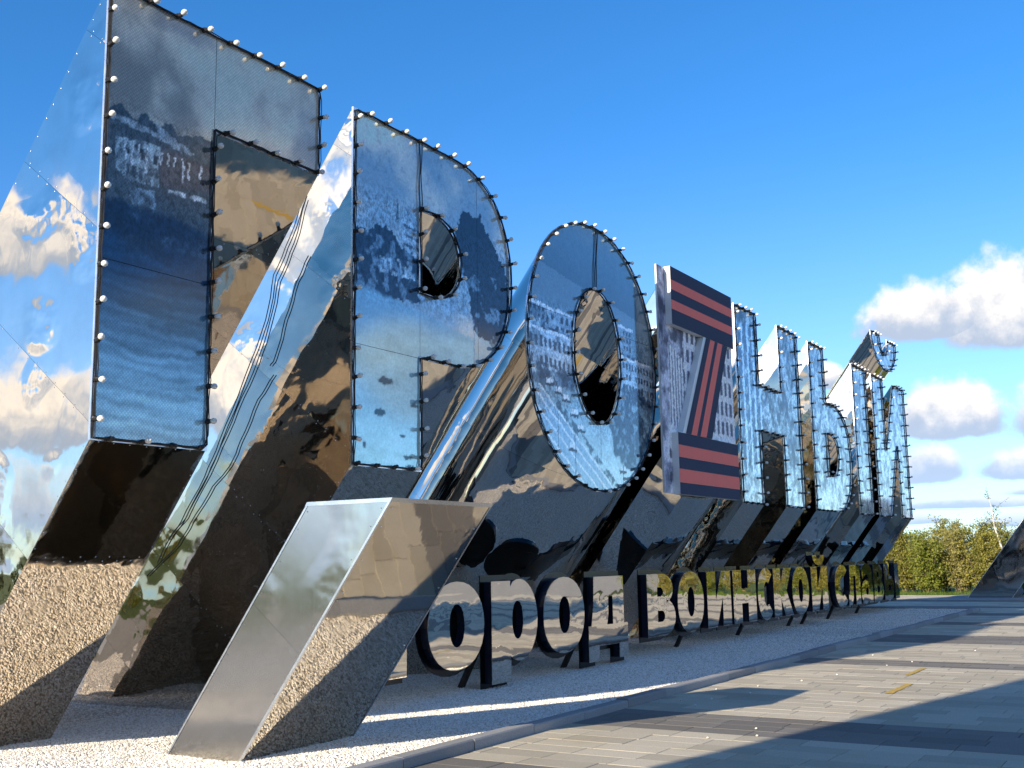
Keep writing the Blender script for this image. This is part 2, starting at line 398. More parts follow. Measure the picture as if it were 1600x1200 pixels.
# gravel: bed sheet plus scattered stones (nobody could count them)
gx = np.linspace(BX0, BX1, 150); gy = np.concatenate([np.linspace(KY+.13, 9.6, 40), np.linspace(9.8, BY1, 24)])
XX, YY = np.meshgrid(gx, gy, indexing='ij')
def vnoise(x, y, seed=0):
    xi = np.floor(x).astype(int); yi = np.floor(y).astype(int); fx = x-xi; fy = y-yi
    fx = fx*fx*(3-2*fx); fy = fy*fy*(3-2*fy)
    def h(a, b):
        n = (a*374761393+b*668265263+seed*974634547) & 0x7fffffff
        n = ((n ^ (n >> 13))*1274126177) & 0x7fffffff
        return ((n ^ (n >> 16)) & 0xffff)/65535.
    return (h(xi, yi)*(1-fx)+h(xi+1, yi)*fx)*(1-fy)+(h(xi, yi+1)*(1-fx)+h(xi+1, yi+1)*fx)*fy
def fbm(x, y, seed=0, oct=4, gain=.5):
    s = 0; a = 1; tot = 0
    for i in range(oct):
        s = s+a*vnoise(x, y, seed+i*17); tot += a; a *= gain; x = x*2.03+5.3; y = y*2.03+1.7
    return s/tot
ZZ = .045+.05*(fbm(XX*.8, YY*.8, 3)-.5)+.015*(fbm(XX*3, YY*3, 9)-.5)
ZZ[:, 0] = .045
nx, ny = XX.shape
v = np.stack([XX.ravel(), YY.ravel(), ZZ.ravel()], 1)
f = [(i*ny+j, (i+1)*ny+j, (i+1)*ny+j+1, i*ny+j+1) for i in range(nx-1) for j in range(ny-1)]
gm = bpy.data.meshes.new('gravel'); gm.from_pydata(v.tolist(), [], f); gm.update(); gm.materials.append(M_GRAVEL)
a = gm.attributes.new('dens', 'FLOAT', 'POINT')
dist = np.hypot(v[:, 0], v[:, 1]); dn = np.clip(1.25-(dist-8)/14., .14, 1.)*np.where(v[:, 1] > 9.8, .35, 1.)*np.where(v[:, 0] < 3.5, .15, 1.)
a.data.foreach_set('value', dn.astype(np.float32))
gravel = bpy.data.objects.new('gravel', gm); link(gravel); tag(gravel, 'pale beige gravel bed under the giant letters', kind='stuff')
ng = bpy.data.node_groups.new('gravel scatter', 'GeometryNodeTree')
ng.interface.new_socket('Geometry', in_out='INPUT', socket_type='NodeSocketGeometry'); ng.interface.new_socket('Geometry', in_out='OUTPUT', socket_type='NodeSocketGeometry')
N = ng.nodes; Lk = ng.links
gi = N.new('NodeGroupInput'); go = N.new('NodeGroupOutput')
dp = N.new('GeometryNodeDistributePointsOnFaces'); dp.inputs['Seed'].default_value = 4
na = N.new('GeometryNodeInputNamedAttribute'); na.data_type = 'FLOAT'; na.inputs['Name'].default_value = 'dens'
mu = N.new('ShaderNodeMath'); mu.operation = 'MULTIPLY'; mu.inputs[1].default_value = 2900.
Lk.new(na.outputs['Attribute'], mu.inputs[0]); Lk.new(mu.outputs[0], dp.inputs['Density'])
ic = N.new('GeometryNodeMeshIcoSphere'); ic.inputs['Radius'].default_value = 1.; ic.inputs['Subdivisions'].default_value = 1
sm = N.new('GeometryNodeSetMaterial'); sm.inputs['Material'].default_value = M_STONE; Lk.new(ic.outputs[0], sm.inputs[0])
ip = N.new('GeometryNodeInstanceOnPoints')
rv = N.new('FunctionNodeRandomValue'); rv.data_type = 'FLOAT_VECTOR'; rv.inputs[0].default_value = (.006, .006, .005); rv.inputs[1].default_value = (.016, .014, .011)
rr = N.new('FunctionNodeRandomValue'); rr.data_type = 'FLOAT_VECTOR'; rr.inputs[0].default_value = (-.6, -.6, 0); rr.inputs[1].default_value = (.6, .6, 6.28)
rr.inputs['Seed'].default_value = 5
Lk.new(gi.outputs[0], dp.inputs['Mesh']); Lk.new(dp.outputs['Points'], ip.inputs['Points']); Lk.new(sm.outputs[0], ip.inputs['Instance'])
Lk.new(rv.outputs[0], ip.inputs['Scale']); Lk.new(rr.outputs[0], ip.inputs['Rotation'])
jg = N.new('GeometryNodeJoinGeometry'); Lk.new(ip.outputs[0], jg.inputs[0]); Lk.new(gi.outputs[0], jg.inputs[0]); Lk.new(jg.outputs[0], go.inputs[0])
gravel.modifiers.new('scatter', 'NODES').node_group = ng

# yellow paint dashes and stray pebbles on the paving
def dash(x0, x1, y, w, label):
    n = 7; mb = MB()
    for i in range(n):
        a = x0+(x1-x0)*i/n; b = x0+(x1-x0)*(i+1)/n
        j = [random.uniform(-.008, .008) for _ in range(4)]
        mb.add([(a, y-w/2+j[0], .006), (b, y-w/2+j[1], .006), (b, y+w/2+j[2], .006), (a, y+w/2+j[3], .006)], [(0, 1, 2, 3)])
    tag(mb.obj('painted_dash', M_YELLOW), label, kind='structure')
dash(13.5, 14.6, 3.30, .085, 'nearer yellow painted dash on the light paving')
dash(15.6, 16.6, 3.55, .075, 'farther yellow painted dash on the light paving')
pb = bmesh.new(); bmesh.ops.create_icosphere(pb, subdivisions=1, radius=.014)
for q in pb.verts: q.co *= random.uniform(.75, 1.15); q.co.z *= .7
pme = bpy.data.meshes.new('pebble'); pb.to_mesh(pme); pb.free(); pme.materials.append(M_STONE)
for x, y in [(9.6, 3.95), (10.3, 3.75), (9.9, 3.6), (11.6, 4.9), (12.2, 4.95), (12.9, 4.75), (13.6, 4.9), (14.4, 4.6), (15.3, 4.4), (12.6, 4.35), (16.8, 4.1), (18.4, 4.7), (17.5, 3.9), (19.8, 3.4), (11.9, 5.2), (13.1, 5.25)]:
    o = bpy.data.objects.new('pebble', pme); o.location = (x, y, .009); o.rotation_euler = (0, 0, random.uniform(0, 6)); link(o)
    tag(o, 'stray white pebble lying on the paving near the kerb', 'pebble', 'stray pebbles on the paving')

# ------------------------------------------------------------------ the giant letters
D, ZB, ZT, B = 7.293, 2.585, 6.406, .761      # face plane, bottom and top of the faces, lean of the bodies (m back per m down)
SL = math.hypot(1, B)
def sc_(y, z): return (B*y-z)/SL
def arc(cx, cz, rx, rz, a0, a1, n, p=2.):
    out = []
    for i in range(n+1):
        a = R(a0+(a1-a0)*i/n); c, s = math.cos(a), math.sin(a)
        out.append((cx+rx*math.copysign(abs(c)**(2/p), c), cz+rz*math.copysign(abs(s)**(2/p), s)))
    return out
def inside(px, pz, loops):
    r = np.zeros(px.shape, bool)
    for L in loops:
        n = len(L)
        for i in range(n):
            x0, z0 = L[i]; x1, z1 = L[(i+1) % n]
            if z0 == z1: continue
            c = ((z0 > pz) != (z1 > pz)) & (px < (x1-x0)*(pz-z0)/(z1-z0)+x0)
            r ^= c
    return r
def strips(L):
    """contour cut at its corners: lists of points"""
    n = len(L); cor = []
    for i in range(n):
        a = Vector(L[i])-Vector(L[i-1]); b = Vector(L[(i+1) % n])-Vector(L[i])
        if a.length < 1e-6 or b.length < 1e-6: continue
        if a.angle(b) > R(24): cor.append(i)
    if not cor: cor = [0, n//4, n//2, 3*n//4]
    out = []
    for k, i in enumerate(cor):
        j = cor[(k+1) % len(cor)]
        if j <= i: j += n
        out.append([L[m % n] for m in range(i, j+1)])
    return out
def clip_poly(P, g, lo):
    """keep g(p) >= lo"""
    out = []
    for i in range(len(P)):
        a, b = P[i], P[(i+1) % len(P)]; ga, gb = g(a)-lo, g(b)-lo
        if ga >= 0: out.append(a)
        if ga*gb < 0: out.append(a+(b-a)*(ga/(ga-gb)))
    return out
def body_sheets(root, loops, front=D, step=1.25, s0=1.01, gap=.0011, zend=.02, riv=False):
    rv_ = MB()
    for L in loops:
        for st in strips(L):
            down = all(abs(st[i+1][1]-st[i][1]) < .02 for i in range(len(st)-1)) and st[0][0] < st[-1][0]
            smin = min(sc_(front, p[1]) for p in st); smax = max(sc_(front+B*(p[1]-zend), zend) for p in st)
            k = math.floor((smin-s0)/step)
            while s0+k*step < smax:
                a, b = s0+k*step+gap, s0+(k+1)*step-gap; k += 1
                bm = bmesh.new(); any_ = False
                for i in range(len(st)-1):
                    (xa, za), (xb, zb) = st[i], st[i+1]
                    q = [Vector((xa, front, za)), Vector((xb, front, zb)), Vector((xb, front+B*(zb-zend), zend)), Vector((xa, front+B*(za-zend), zend))]
                    q = clip_poly(q, lambda p: sc_(p.y, p.z), a)
                    if len(q) > 2: q = clip_poly(q, lambda p: -sc_(p.y, p.z), -b)
                    if len(q) > 2:
                        if riv and len(st) == 2:
                            nrm = (q[1]-q[0]).cross(q[2]-q[1]).normalized(); ce = sum(q, Vector())/len(q)
                            for e0, e1 in zip(q, q[1:]+q[:1]):
                                l_ = (e1-e0).length; 
                                for kk in range(int(l_/.16)):
                                    pp = e0.lerp(e1, (kk+.5+random.uniform(-.08, .08))*.16/l_); pp = pp+(ce-pp).normalized()*.022
                                    if pp.z < .1: continue
                                    for sg in (1, -1):
                                        a_ = nrm.orthogonal().normalized()*.0062; b_ = nrm.cross(a_.normalized())*.0062
                                        rv_.add([pp+a_, pp+b_, pp-a_, pp-b_, pp+nrm*sg*.005], [(0, 1, 4), (1, 2, 4), (2, 3, 4), (3, 0, 4)])
                        try: bm.faces.new([bm.verts.new(p-root.location) for p in q]); any_ = True
                        except ValueError: pass
                if any_:
                    bmesh.ops.remove_doubles(bm, verts=bm.verts, dist=1e-4)
                    if len(st) > 2:
                        for ff in bm.faces: ff.smooth = True
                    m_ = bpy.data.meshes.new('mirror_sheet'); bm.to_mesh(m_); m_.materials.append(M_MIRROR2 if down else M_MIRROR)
                    if len(m_.polygons): link(bpy.data.objects.new('mirror_sheet', m_), root)
                bm.free()
    if rv_.v: tag(rv_.obj('rivets', M_TRIM, root), kind='stuff')
def resample(L, step, start=0.):
    n = len(L); seg = [(Vector(L[i]), Vector(L[(i+1) % n])) for i in range(n)]
    tot = sum((b-a).length for a, b in seg); cnt = max(3, round(tot/step)); out = []
    d = tot/cnt; pos = start % d; acc = 0
    for a, b in seg:
        l = (b-a).length
        while pos < acc+l-1e-9:
            out.append(a+(b-a)*((pos-acc)/l)); pos += d
        acc += l
    return out
def inset(L, d):
    """offset a closed contour to its left by d (miter joints)"""
    n = len(L); out = []
    for i in range(n):
        p0, p, p1 = Vector(L[i-1]), Vector(L[i]), Vector(L[(i+1) % n])
        a = (p-p0); b = (p1-p)
        if a.length < 1e-7: a = b
        if b.length < 1e-7: b = a
        a.normalize(); b.normalize()
        na, nb = Vector((-a.y, a.x)), Vector((-b.y, b.x)); m = na+nb
        if m.length < 1e-4: m = na
        m.normalize(); k = d/max(.45, m.dot(na)); q = p+m*k; out.append((q.x, q.y))
    return out
def ring_trim(root, loops, y0, y1, w, name='edge_trim', m=None):
    """flat metal edging round each contour"""
    for L in loops:
        I = inset(L, w); n = len(L); v = []; f = []
        O = inset(L, -.006)
        for y, ring in ((y0, O), (y0, I), (y1, I), (y1, O)): v += [(x, y, z) for x, z in ring]
        for i in range(n):
            j = (i+1) % n
            for k in range(4): f.append((k*n+i, k*n+j, ((k+1) % 4)*n+j, ((k+1) % 4)*n+i))
        mesh_obj(name, v, f, m or M_TRIM, root)
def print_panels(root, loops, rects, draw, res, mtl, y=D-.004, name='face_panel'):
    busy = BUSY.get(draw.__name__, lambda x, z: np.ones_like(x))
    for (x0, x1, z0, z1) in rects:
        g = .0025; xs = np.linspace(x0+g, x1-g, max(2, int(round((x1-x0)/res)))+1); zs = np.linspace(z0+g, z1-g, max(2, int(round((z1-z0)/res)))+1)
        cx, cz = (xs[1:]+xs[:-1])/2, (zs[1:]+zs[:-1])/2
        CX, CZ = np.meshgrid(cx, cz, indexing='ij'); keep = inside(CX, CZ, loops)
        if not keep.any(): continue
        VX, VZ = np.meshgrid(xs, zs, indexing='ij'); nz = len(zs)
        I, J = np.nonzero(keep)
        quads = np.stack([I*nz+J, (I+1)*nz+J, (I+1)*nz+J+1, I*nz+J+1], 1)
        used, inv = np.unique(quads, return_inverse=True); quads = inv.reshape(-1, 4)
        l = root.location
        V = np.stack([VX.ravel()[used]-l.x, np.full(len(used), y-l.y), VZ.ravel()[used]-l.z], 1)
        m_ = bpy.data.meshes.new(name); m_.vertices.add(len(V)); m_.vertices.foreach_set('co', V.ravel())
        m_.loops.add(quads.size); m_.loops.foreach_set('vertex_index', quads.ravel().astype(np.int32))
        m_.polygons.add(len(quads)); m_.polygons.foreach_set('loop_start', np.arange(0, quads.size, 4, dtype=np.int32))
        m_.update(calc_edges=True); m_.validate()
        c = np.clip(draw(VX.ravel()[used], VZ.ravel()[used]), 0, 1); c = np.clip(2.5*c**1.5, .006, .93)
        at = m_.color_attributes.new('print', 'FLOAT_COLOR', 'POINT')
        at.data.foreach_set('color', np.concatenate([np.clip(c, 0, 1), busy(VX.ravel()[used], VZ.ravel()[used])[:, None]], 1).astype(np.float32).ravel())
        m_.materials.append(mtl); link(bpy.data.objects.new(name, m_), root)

BUSY = {'draw_G': lambda x, z: np.clip((5.5-z)/.2, 0, 1)*np.clip((z-3.9)/.5, .18, 1), 'draw_P': lambda x, z: np.clip((5.75-z)/.3, .12, 1)*np.clip((z-4.25)/.35, .12, 1),
        'draw_O': lambda x, z: np.clip((5.15-z)/.15, .05, 1)*np.clip((z-2.9)/.8, .4, 1), 'draw_board': lambda x, z: np.full_like(x, .6)}      # how finely detailed the picture is
# bulb and socket shared by all strings; they stand off the face towards the viewer
def lathe_mesh(name, prof, n, mtl, smooth=True):
    v = []; f = []
    for i, (r, h) in enumerate(prof):
        for k in range(n): v.append((r*math.cos(2*math.pi*k/n), -h, r*math.sin(2*math.pi*k/n)))
    for i in range(len(prof)-1):
        for k in range(n): f.append((i*n+k, i*n+(k+1) % n, (i+1)*n+(k+1) % n, (i+1)*n+k))
    f.append(tuple(range(n))); f.append(tuple((len(prof)-1)*n+k for k in range(n))[::-1])
    m_ = bpy.data.meshes.new(name); m_.from_pydata(v, [], f); m_.update(); m_.materials.append(mtl)
    if smooth: m_.polygons.foreach_set('use_smooth', [True]*len(m_.polygons))
    return m_
BULB = lathe_mesh('bulb', [(.010, .048), (.018, .056), (.0245, .070), (.027, .084), (.024, .097), (.015, .107), (.004, .111)], 10, M_BULB)
SOCK = lathe_mesh('socket', [(.014, -.012), (.024, -.006), (.026, .012), (.021, .022), (.019, .052), (.012, .056)], 8, M_SOCKET, False)
def light_string(label, loops, extra=(), step=.31, y=D-.022, starts=None, start=.1):
    root = thing('light_string', (loops[0][0][0], y, loops[0][0][1]), label, 'string lights', 'bulb strings round the giant letters')
    mb = MB()
    for L in loops:
        I = inset(L, .012); pts = [Vector((p.x, y-.002+random.uniform(-.004, .004), p.y)) for p in resample(I, .08)]
        # keep corners
        mb.tube([(q.x+random.uniform(-.004, .004), q.y, q.z+random.uniform(-.004, .004)) for q in pts], .009, 5, True)
        mb.tube([(q.x+random.uniform(-.008, .008)+.008, q.y-.012+random.uniform(-.006, .006), q.z+random.uniform(-.008, .008)) for q in pts[::2]], .006, 4, True)
    for a, b in extra:
        for o in (-.016, .018):
            n = 9; mb.tube([(a[0]+(b[0]-a[0])*i/n+o+.012*math.sin(i*.9+o*50), y-.004, a[1]+(b[1]-a[1])*i/n) for i in range(n+1)], .007, 4)
    mb.obj('cable', M_CABLE, root)
    for L in loops:
        for p in resample(inset(L, .012), step, start):
            s = bpy.data.objects.new('socket', SOCK); s.location = Vector((p.x, y, p.y))-root.location
            s.rotation_euler = (random.uniform(-.25, .15), 0, random.uniform(-.25, .25)); link(s, root)
            if p.y < ZB+.05 and random.random() < .7: continue          # most lamps along the bottom edges are gone
            b = bpy.data.objects.new('bulb', BULB); b.rotation_euler = (random.uniform(-.1, .1), 0, random.uniform(-.1, .1)); link(b, s)
    return root

# ---- pictures printed on the faces (flat print)
def lerp(a, b, t): return np.array(a)[None, :]*(1-t[:, None])+np.array(b)[None, :]*t[:, None]
def st(a, b, x):
    t = np.clip((x-a)/(b-a), 0, 1); return t*t*(3-2*t)
def put(c, m, col):
    m = np.clip(m, 0, 1)[:, None]; return c*(1-m)+np.array(col)[None, :]*m
def wob(x, z, k=1.):
    return x+k*(.03*(fbm(x*6, z*6, 901, 3)-.5)+.03*(fbm(x*26, z*26, 903, 2)-.5)), z+k*(.03*(fbm(x*6, z*6, 905, 3)-.5)+.03*(fbm(x*26, z*26, 907, 2)-.5))
def face_pt(u, v):
    d = fw+rt*((u-800)/CAM_F)-up*((v-600)/CAM_F); k = D/d.y; return (d.x*k, 1.6+d.z*k)
def patch(c, x, z, pts, col, a=.9, rough=0., seed=1):
    m = inside(x, z, [[face_pt(*p) for p in pts]]).astype(float)
    if rough: m = m*st(.5-rough, .5+.25*(1-rough), fbm(x*11, z*11, seed, 4)+.08)
    return put(c, m*a, col)
def bar(c, x, z, u0, u1, v0, v1, col, a=.85, rough=.2, seed=1):
    k = (u1+u0)/2; return patch(c, x, z, [(u0, v0), (u1, v0+(u1-u0)*.35), (u1, v1+(u1-u0)*.3), (u0, v1)], col, a, rough, seed)
def cellrand(x, z, wx, wz, seed):
    xi = np.floor(x/wx); zi = np.floor(z/wz); return vnoise(xi*1.0+.0001, zi*1.0+.0001, seed)
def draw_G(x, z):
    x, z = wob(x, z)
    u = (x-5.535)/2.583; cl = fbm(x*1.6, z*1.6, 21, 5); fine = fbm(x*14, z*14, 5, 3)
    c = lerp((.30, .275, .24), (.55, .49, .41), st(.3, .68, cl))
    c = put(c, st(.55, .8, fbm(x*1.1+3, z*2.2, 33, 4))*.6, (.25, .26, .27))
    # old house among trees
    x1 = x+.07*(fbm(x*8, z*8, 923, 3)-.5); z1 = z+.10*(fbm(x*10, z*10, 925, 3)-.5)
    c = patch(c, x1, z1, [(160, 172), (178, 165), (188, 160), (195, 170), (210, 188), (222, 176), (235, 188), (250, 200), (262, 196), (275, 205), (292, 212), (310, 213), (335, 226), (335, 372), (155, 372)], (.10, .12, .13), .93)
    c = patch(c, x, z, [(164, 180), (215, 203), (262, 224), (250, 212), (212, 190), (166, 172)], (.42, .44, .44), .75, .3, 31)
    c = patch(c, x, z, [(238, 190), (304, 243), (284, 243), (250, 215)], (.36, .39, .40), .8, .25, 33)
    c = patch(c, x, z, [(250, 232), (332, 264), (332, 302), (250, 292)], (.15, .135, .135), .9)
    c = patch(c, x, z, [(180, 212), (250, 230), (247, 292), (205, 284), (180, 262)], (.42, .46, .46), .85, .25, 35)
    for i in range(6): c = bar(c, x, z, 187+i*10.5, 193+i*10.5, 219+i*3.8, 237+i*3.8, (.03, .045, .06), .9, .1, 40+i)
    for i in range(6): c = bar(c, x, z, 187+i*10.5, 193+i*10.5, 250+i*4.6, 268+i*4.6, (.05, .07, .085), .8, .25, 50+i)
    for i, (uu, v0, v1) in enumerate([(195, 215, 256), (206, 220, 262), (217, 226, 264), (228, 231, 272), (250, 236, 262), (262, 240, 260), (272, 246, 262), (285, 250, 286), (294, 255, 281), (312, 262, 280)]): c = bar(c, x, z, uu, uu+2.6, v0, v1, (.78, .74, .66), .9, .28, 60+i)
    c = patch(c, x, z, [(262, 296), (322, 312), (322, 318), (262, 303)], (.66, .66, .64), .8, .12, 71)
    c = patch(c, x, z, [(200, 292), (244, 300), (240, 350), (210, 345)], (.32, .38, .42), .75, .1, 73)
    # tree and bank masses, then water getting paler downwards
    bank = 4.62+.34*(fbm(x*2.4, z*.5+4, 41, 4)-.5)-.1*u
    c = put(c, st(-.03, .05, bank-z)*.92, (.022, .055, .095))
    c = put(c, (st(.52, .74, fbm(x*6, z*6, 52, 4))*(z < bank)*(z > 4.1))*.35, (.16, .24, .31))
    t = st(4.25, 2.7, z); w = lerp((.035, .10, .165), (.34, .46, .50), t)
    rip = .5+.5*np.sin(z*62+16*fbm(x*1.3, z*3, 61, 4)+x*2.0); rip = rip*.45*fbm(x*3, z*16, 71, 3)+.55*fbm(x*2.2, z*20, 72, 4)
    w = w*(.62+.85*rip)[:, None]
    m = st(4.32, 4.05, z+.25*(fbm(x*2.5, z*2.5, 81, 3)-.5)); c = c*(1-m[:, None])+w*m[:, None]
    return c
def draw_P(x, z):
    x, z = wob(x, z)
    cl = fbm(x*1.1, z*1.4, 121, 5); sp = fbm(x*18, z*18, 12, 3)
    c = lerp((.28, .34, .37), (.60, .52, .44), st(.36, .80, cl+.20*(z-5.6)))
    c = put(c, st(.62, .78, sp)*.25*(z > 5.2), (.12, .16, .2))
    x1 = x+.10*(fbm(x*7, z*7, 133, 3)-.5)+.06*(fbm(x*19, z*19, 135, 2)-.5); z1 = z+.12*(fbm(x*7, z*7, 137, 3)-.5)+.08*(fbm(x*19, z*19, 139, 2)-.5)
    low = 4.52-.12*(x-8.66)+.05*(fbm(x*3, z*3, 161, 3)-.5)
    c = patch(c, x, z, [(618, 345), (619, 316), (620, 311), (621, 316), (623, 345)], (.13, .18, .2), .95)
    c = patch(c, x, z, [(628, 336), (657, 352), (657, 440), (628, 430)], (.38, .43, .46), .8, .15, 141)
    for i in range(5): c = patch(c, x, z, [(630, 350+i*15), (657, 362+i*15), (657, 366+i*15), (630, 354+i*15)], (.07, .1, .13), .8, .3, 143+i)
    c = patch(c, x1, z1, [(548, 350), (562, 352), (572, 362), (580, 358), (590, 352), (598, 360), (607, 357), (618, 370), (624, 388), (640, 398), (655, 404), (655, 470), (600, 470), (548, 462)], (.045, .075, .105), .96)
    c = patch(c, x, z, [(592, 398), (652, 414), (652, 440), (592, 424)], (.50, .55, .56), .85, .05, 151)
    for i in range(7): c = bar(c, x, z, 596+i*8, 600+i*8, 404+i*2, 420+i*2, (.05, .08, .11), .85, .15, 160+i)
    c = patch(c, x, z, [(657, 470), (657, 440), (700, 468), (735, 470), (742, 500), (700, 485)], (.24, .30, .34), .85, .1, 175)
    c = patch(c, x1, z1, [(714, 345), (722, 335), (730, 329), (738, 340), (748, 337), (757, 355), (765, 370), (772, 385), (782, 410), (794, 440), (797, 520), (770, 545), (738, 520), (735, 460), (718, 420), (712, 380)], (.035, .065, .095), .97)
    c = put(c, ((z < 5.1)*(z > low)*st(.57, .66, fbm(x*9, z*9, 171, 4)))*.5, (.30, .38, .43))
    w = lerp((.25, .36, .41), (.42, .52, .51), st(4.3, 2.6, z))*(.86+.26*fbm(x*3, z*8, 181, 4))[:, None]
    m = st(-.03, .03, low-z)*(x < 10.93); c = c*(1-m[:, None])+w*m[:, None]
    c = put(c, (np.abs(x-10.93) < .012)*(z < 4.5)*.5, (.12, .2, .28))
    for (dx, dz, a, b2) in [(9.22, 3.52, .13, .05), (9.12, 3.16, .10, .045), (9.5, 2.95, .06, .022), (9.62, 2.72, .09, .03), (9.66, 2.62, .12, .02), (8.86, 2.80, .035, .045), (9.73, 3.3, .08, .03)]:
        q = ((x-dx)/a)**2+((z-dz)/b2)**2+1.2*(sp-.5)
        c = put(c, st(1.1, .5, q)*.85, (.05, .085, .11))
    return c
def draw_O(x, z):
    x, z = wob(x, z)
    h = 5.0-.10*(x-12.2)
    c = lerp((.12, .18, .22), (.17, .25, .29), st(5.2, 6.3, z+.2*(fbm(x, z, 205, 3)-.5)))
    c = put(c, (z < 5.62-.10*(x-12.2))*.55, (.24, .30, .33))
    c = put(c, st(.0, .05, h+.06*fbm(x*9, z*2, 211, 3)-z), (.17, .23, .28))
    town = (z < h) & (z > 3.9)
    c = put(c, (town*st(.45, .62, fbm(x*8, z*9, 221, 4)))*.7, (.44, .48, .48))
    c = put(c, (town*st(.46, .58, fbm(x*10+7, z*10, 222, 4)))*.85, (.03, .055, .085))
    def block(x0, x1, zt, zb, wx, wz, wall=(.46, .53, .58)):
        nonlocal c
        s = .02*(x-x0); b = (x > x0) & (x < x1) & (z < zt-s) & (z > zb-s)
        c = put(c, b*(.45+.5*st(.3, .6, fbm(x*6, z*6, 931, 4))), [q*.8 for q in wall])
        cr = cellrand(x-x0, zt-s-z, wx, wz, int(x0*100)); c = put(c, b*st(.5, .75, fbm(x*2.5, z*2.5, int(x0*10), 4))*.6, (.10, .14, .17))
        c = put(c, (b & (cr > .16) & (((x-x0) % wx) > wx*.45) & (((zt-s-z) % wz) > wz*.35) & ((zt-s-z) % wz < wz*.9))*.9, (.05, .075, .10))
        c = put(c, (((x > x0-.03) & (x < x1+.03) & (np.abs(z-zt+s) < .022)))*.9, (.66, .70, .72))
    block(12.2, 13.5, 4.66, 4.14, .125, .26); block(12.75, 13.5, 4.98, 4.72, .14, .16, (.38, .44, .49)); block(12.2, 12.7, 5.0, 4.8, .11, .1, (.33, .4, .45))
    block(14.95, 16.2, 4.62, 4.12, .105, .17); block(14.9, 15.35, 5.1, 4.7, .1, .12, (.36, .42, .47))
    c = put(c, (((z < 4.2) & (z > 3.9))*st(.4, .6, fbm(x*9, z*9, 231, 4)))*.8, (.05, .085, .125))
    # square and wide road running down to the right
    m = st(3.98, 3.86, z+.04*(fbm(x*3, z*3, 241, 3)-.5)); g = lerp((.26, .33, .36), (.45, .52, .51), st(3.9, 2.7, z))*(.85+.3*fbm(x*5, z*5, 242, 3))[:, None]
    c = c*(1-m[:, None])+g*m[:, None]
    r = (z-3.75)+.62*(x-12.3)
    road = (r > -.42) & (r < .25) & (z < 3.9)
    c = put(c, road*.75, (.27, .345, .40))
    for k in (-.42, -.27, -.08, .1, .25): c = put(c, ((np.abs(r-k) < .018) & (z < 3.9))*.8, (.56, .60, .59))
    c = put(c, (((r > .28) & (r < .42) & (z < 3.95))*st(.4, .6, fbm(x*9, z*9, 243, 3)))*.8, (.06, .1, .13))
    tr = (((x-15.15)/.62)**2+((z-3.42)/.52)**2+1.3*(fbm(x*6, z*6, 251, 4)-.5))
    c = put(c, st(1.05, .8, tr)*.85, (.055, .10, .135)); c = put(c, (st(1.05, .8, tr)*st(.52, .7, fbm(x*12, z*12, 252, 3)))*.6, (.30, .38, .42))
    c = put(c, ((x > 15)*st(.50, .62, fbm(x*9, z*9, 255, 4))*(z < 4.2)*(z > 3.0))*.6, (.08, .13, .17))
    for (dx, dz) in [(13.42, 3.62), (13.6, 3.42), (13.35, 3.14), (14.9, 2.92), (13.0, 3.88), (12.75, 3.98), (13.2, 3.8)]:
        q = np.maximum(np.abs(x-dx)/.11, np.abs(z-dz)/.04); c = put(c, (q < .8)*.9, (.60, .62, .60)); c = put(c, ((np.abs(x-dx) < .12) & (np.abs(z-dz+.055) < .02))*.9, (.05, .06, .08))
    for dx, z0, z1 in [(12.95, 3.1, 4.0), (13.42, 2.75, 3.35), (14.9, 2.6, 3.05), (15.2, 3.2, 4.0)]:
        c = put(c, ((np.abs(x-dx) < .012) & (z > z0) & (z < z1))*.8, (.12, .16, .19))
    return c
def draw_board(x, z):
    x, z = wob(x, z)
    c = lerp((.16, .17, .22), (.50, .50, .54), st(.3, .7, fbm(x*3, z*3, 301, 4)))
    c = put(c, ((z > 4.2)*(x < 17.2)*st(.42, .62, fbm(x*6, z*5, 311, 4)))*.75, (.07, .075, .11))
    f1 = (z < 5.1-.35*(x-16.1)) & (z > 3.75-.2*(x-16.1)) & (x > 16.25) & (x < 17.5)
    c = put(c, f1*.8, (.60, .61, .66)); c = put(c, (f1 & (((x-16.2) % .11) > .07))*.8, (.14, .15, .2))
    f2 = (x > 16.85) & (z > 3.6) & (z < 5.4); c = put(c, f2*.75, (.60, .60, .64))
    c = put(c, (f2 & (((x-16.9) % .21) > .1) & (((z-3.6) % .36) > .12))*.85, (.09, .1, .14))
    c = put(c, ((z < 3.7)*st(.35, .7, fbm(x*3, z*2, 321, 3)))*.6, (.66, .65, .66))
    for dx, dz in [(16.2, 3.25), (16.35, 3.05), (16.18, 2.85), (16.5, 3.35)]:
        c = put(c, st(1.1, .6, ((x-dx)/.06)**2+((z-dz)/.1)**2+fbm(x*20, z*20, 3, 2)-.5)*.85, (.1, .1, .13))
    return c
def draw_far(seed, wcols=False, dark=.12, light=.55):
    def f(x, z):
        x, z = wob(x, z, 2.)
        a = fbm(x*4.5, z*4.5, seed, 5, .62); b = fbm(x*9+3, z*5, seed+7, 4, .6)
        c = lerp((dark*.8, dark*1.05, dark*1.2), (light*.95, light*1.0, light*.96), st(.36, .62, .5*a+.5*b))
        c = put(c, st(.58, .66, fbm(x*7, z*13, seed+3, 3))*.6, (.08, .13, .18))
        if wcols:
            k = (z-.9*(x-20)) % .36; w = (x < 21.25) & (z > 3.2) & (z < 6.1)
            c = put(c, (w & (((x-19.95) % .3) > .12) & (k > .13))*.75, (.07, .12, .17)); c = put(c, (w & (((x-19.95) % .3) < .09))*.65, (.50, .57, .60))
        lo = st(3.6, 2.7, z)*.55; c = put(c, lo*(.5+.5*st(.4, .6, a)), (.60, .64, .66))
        return c
    return f

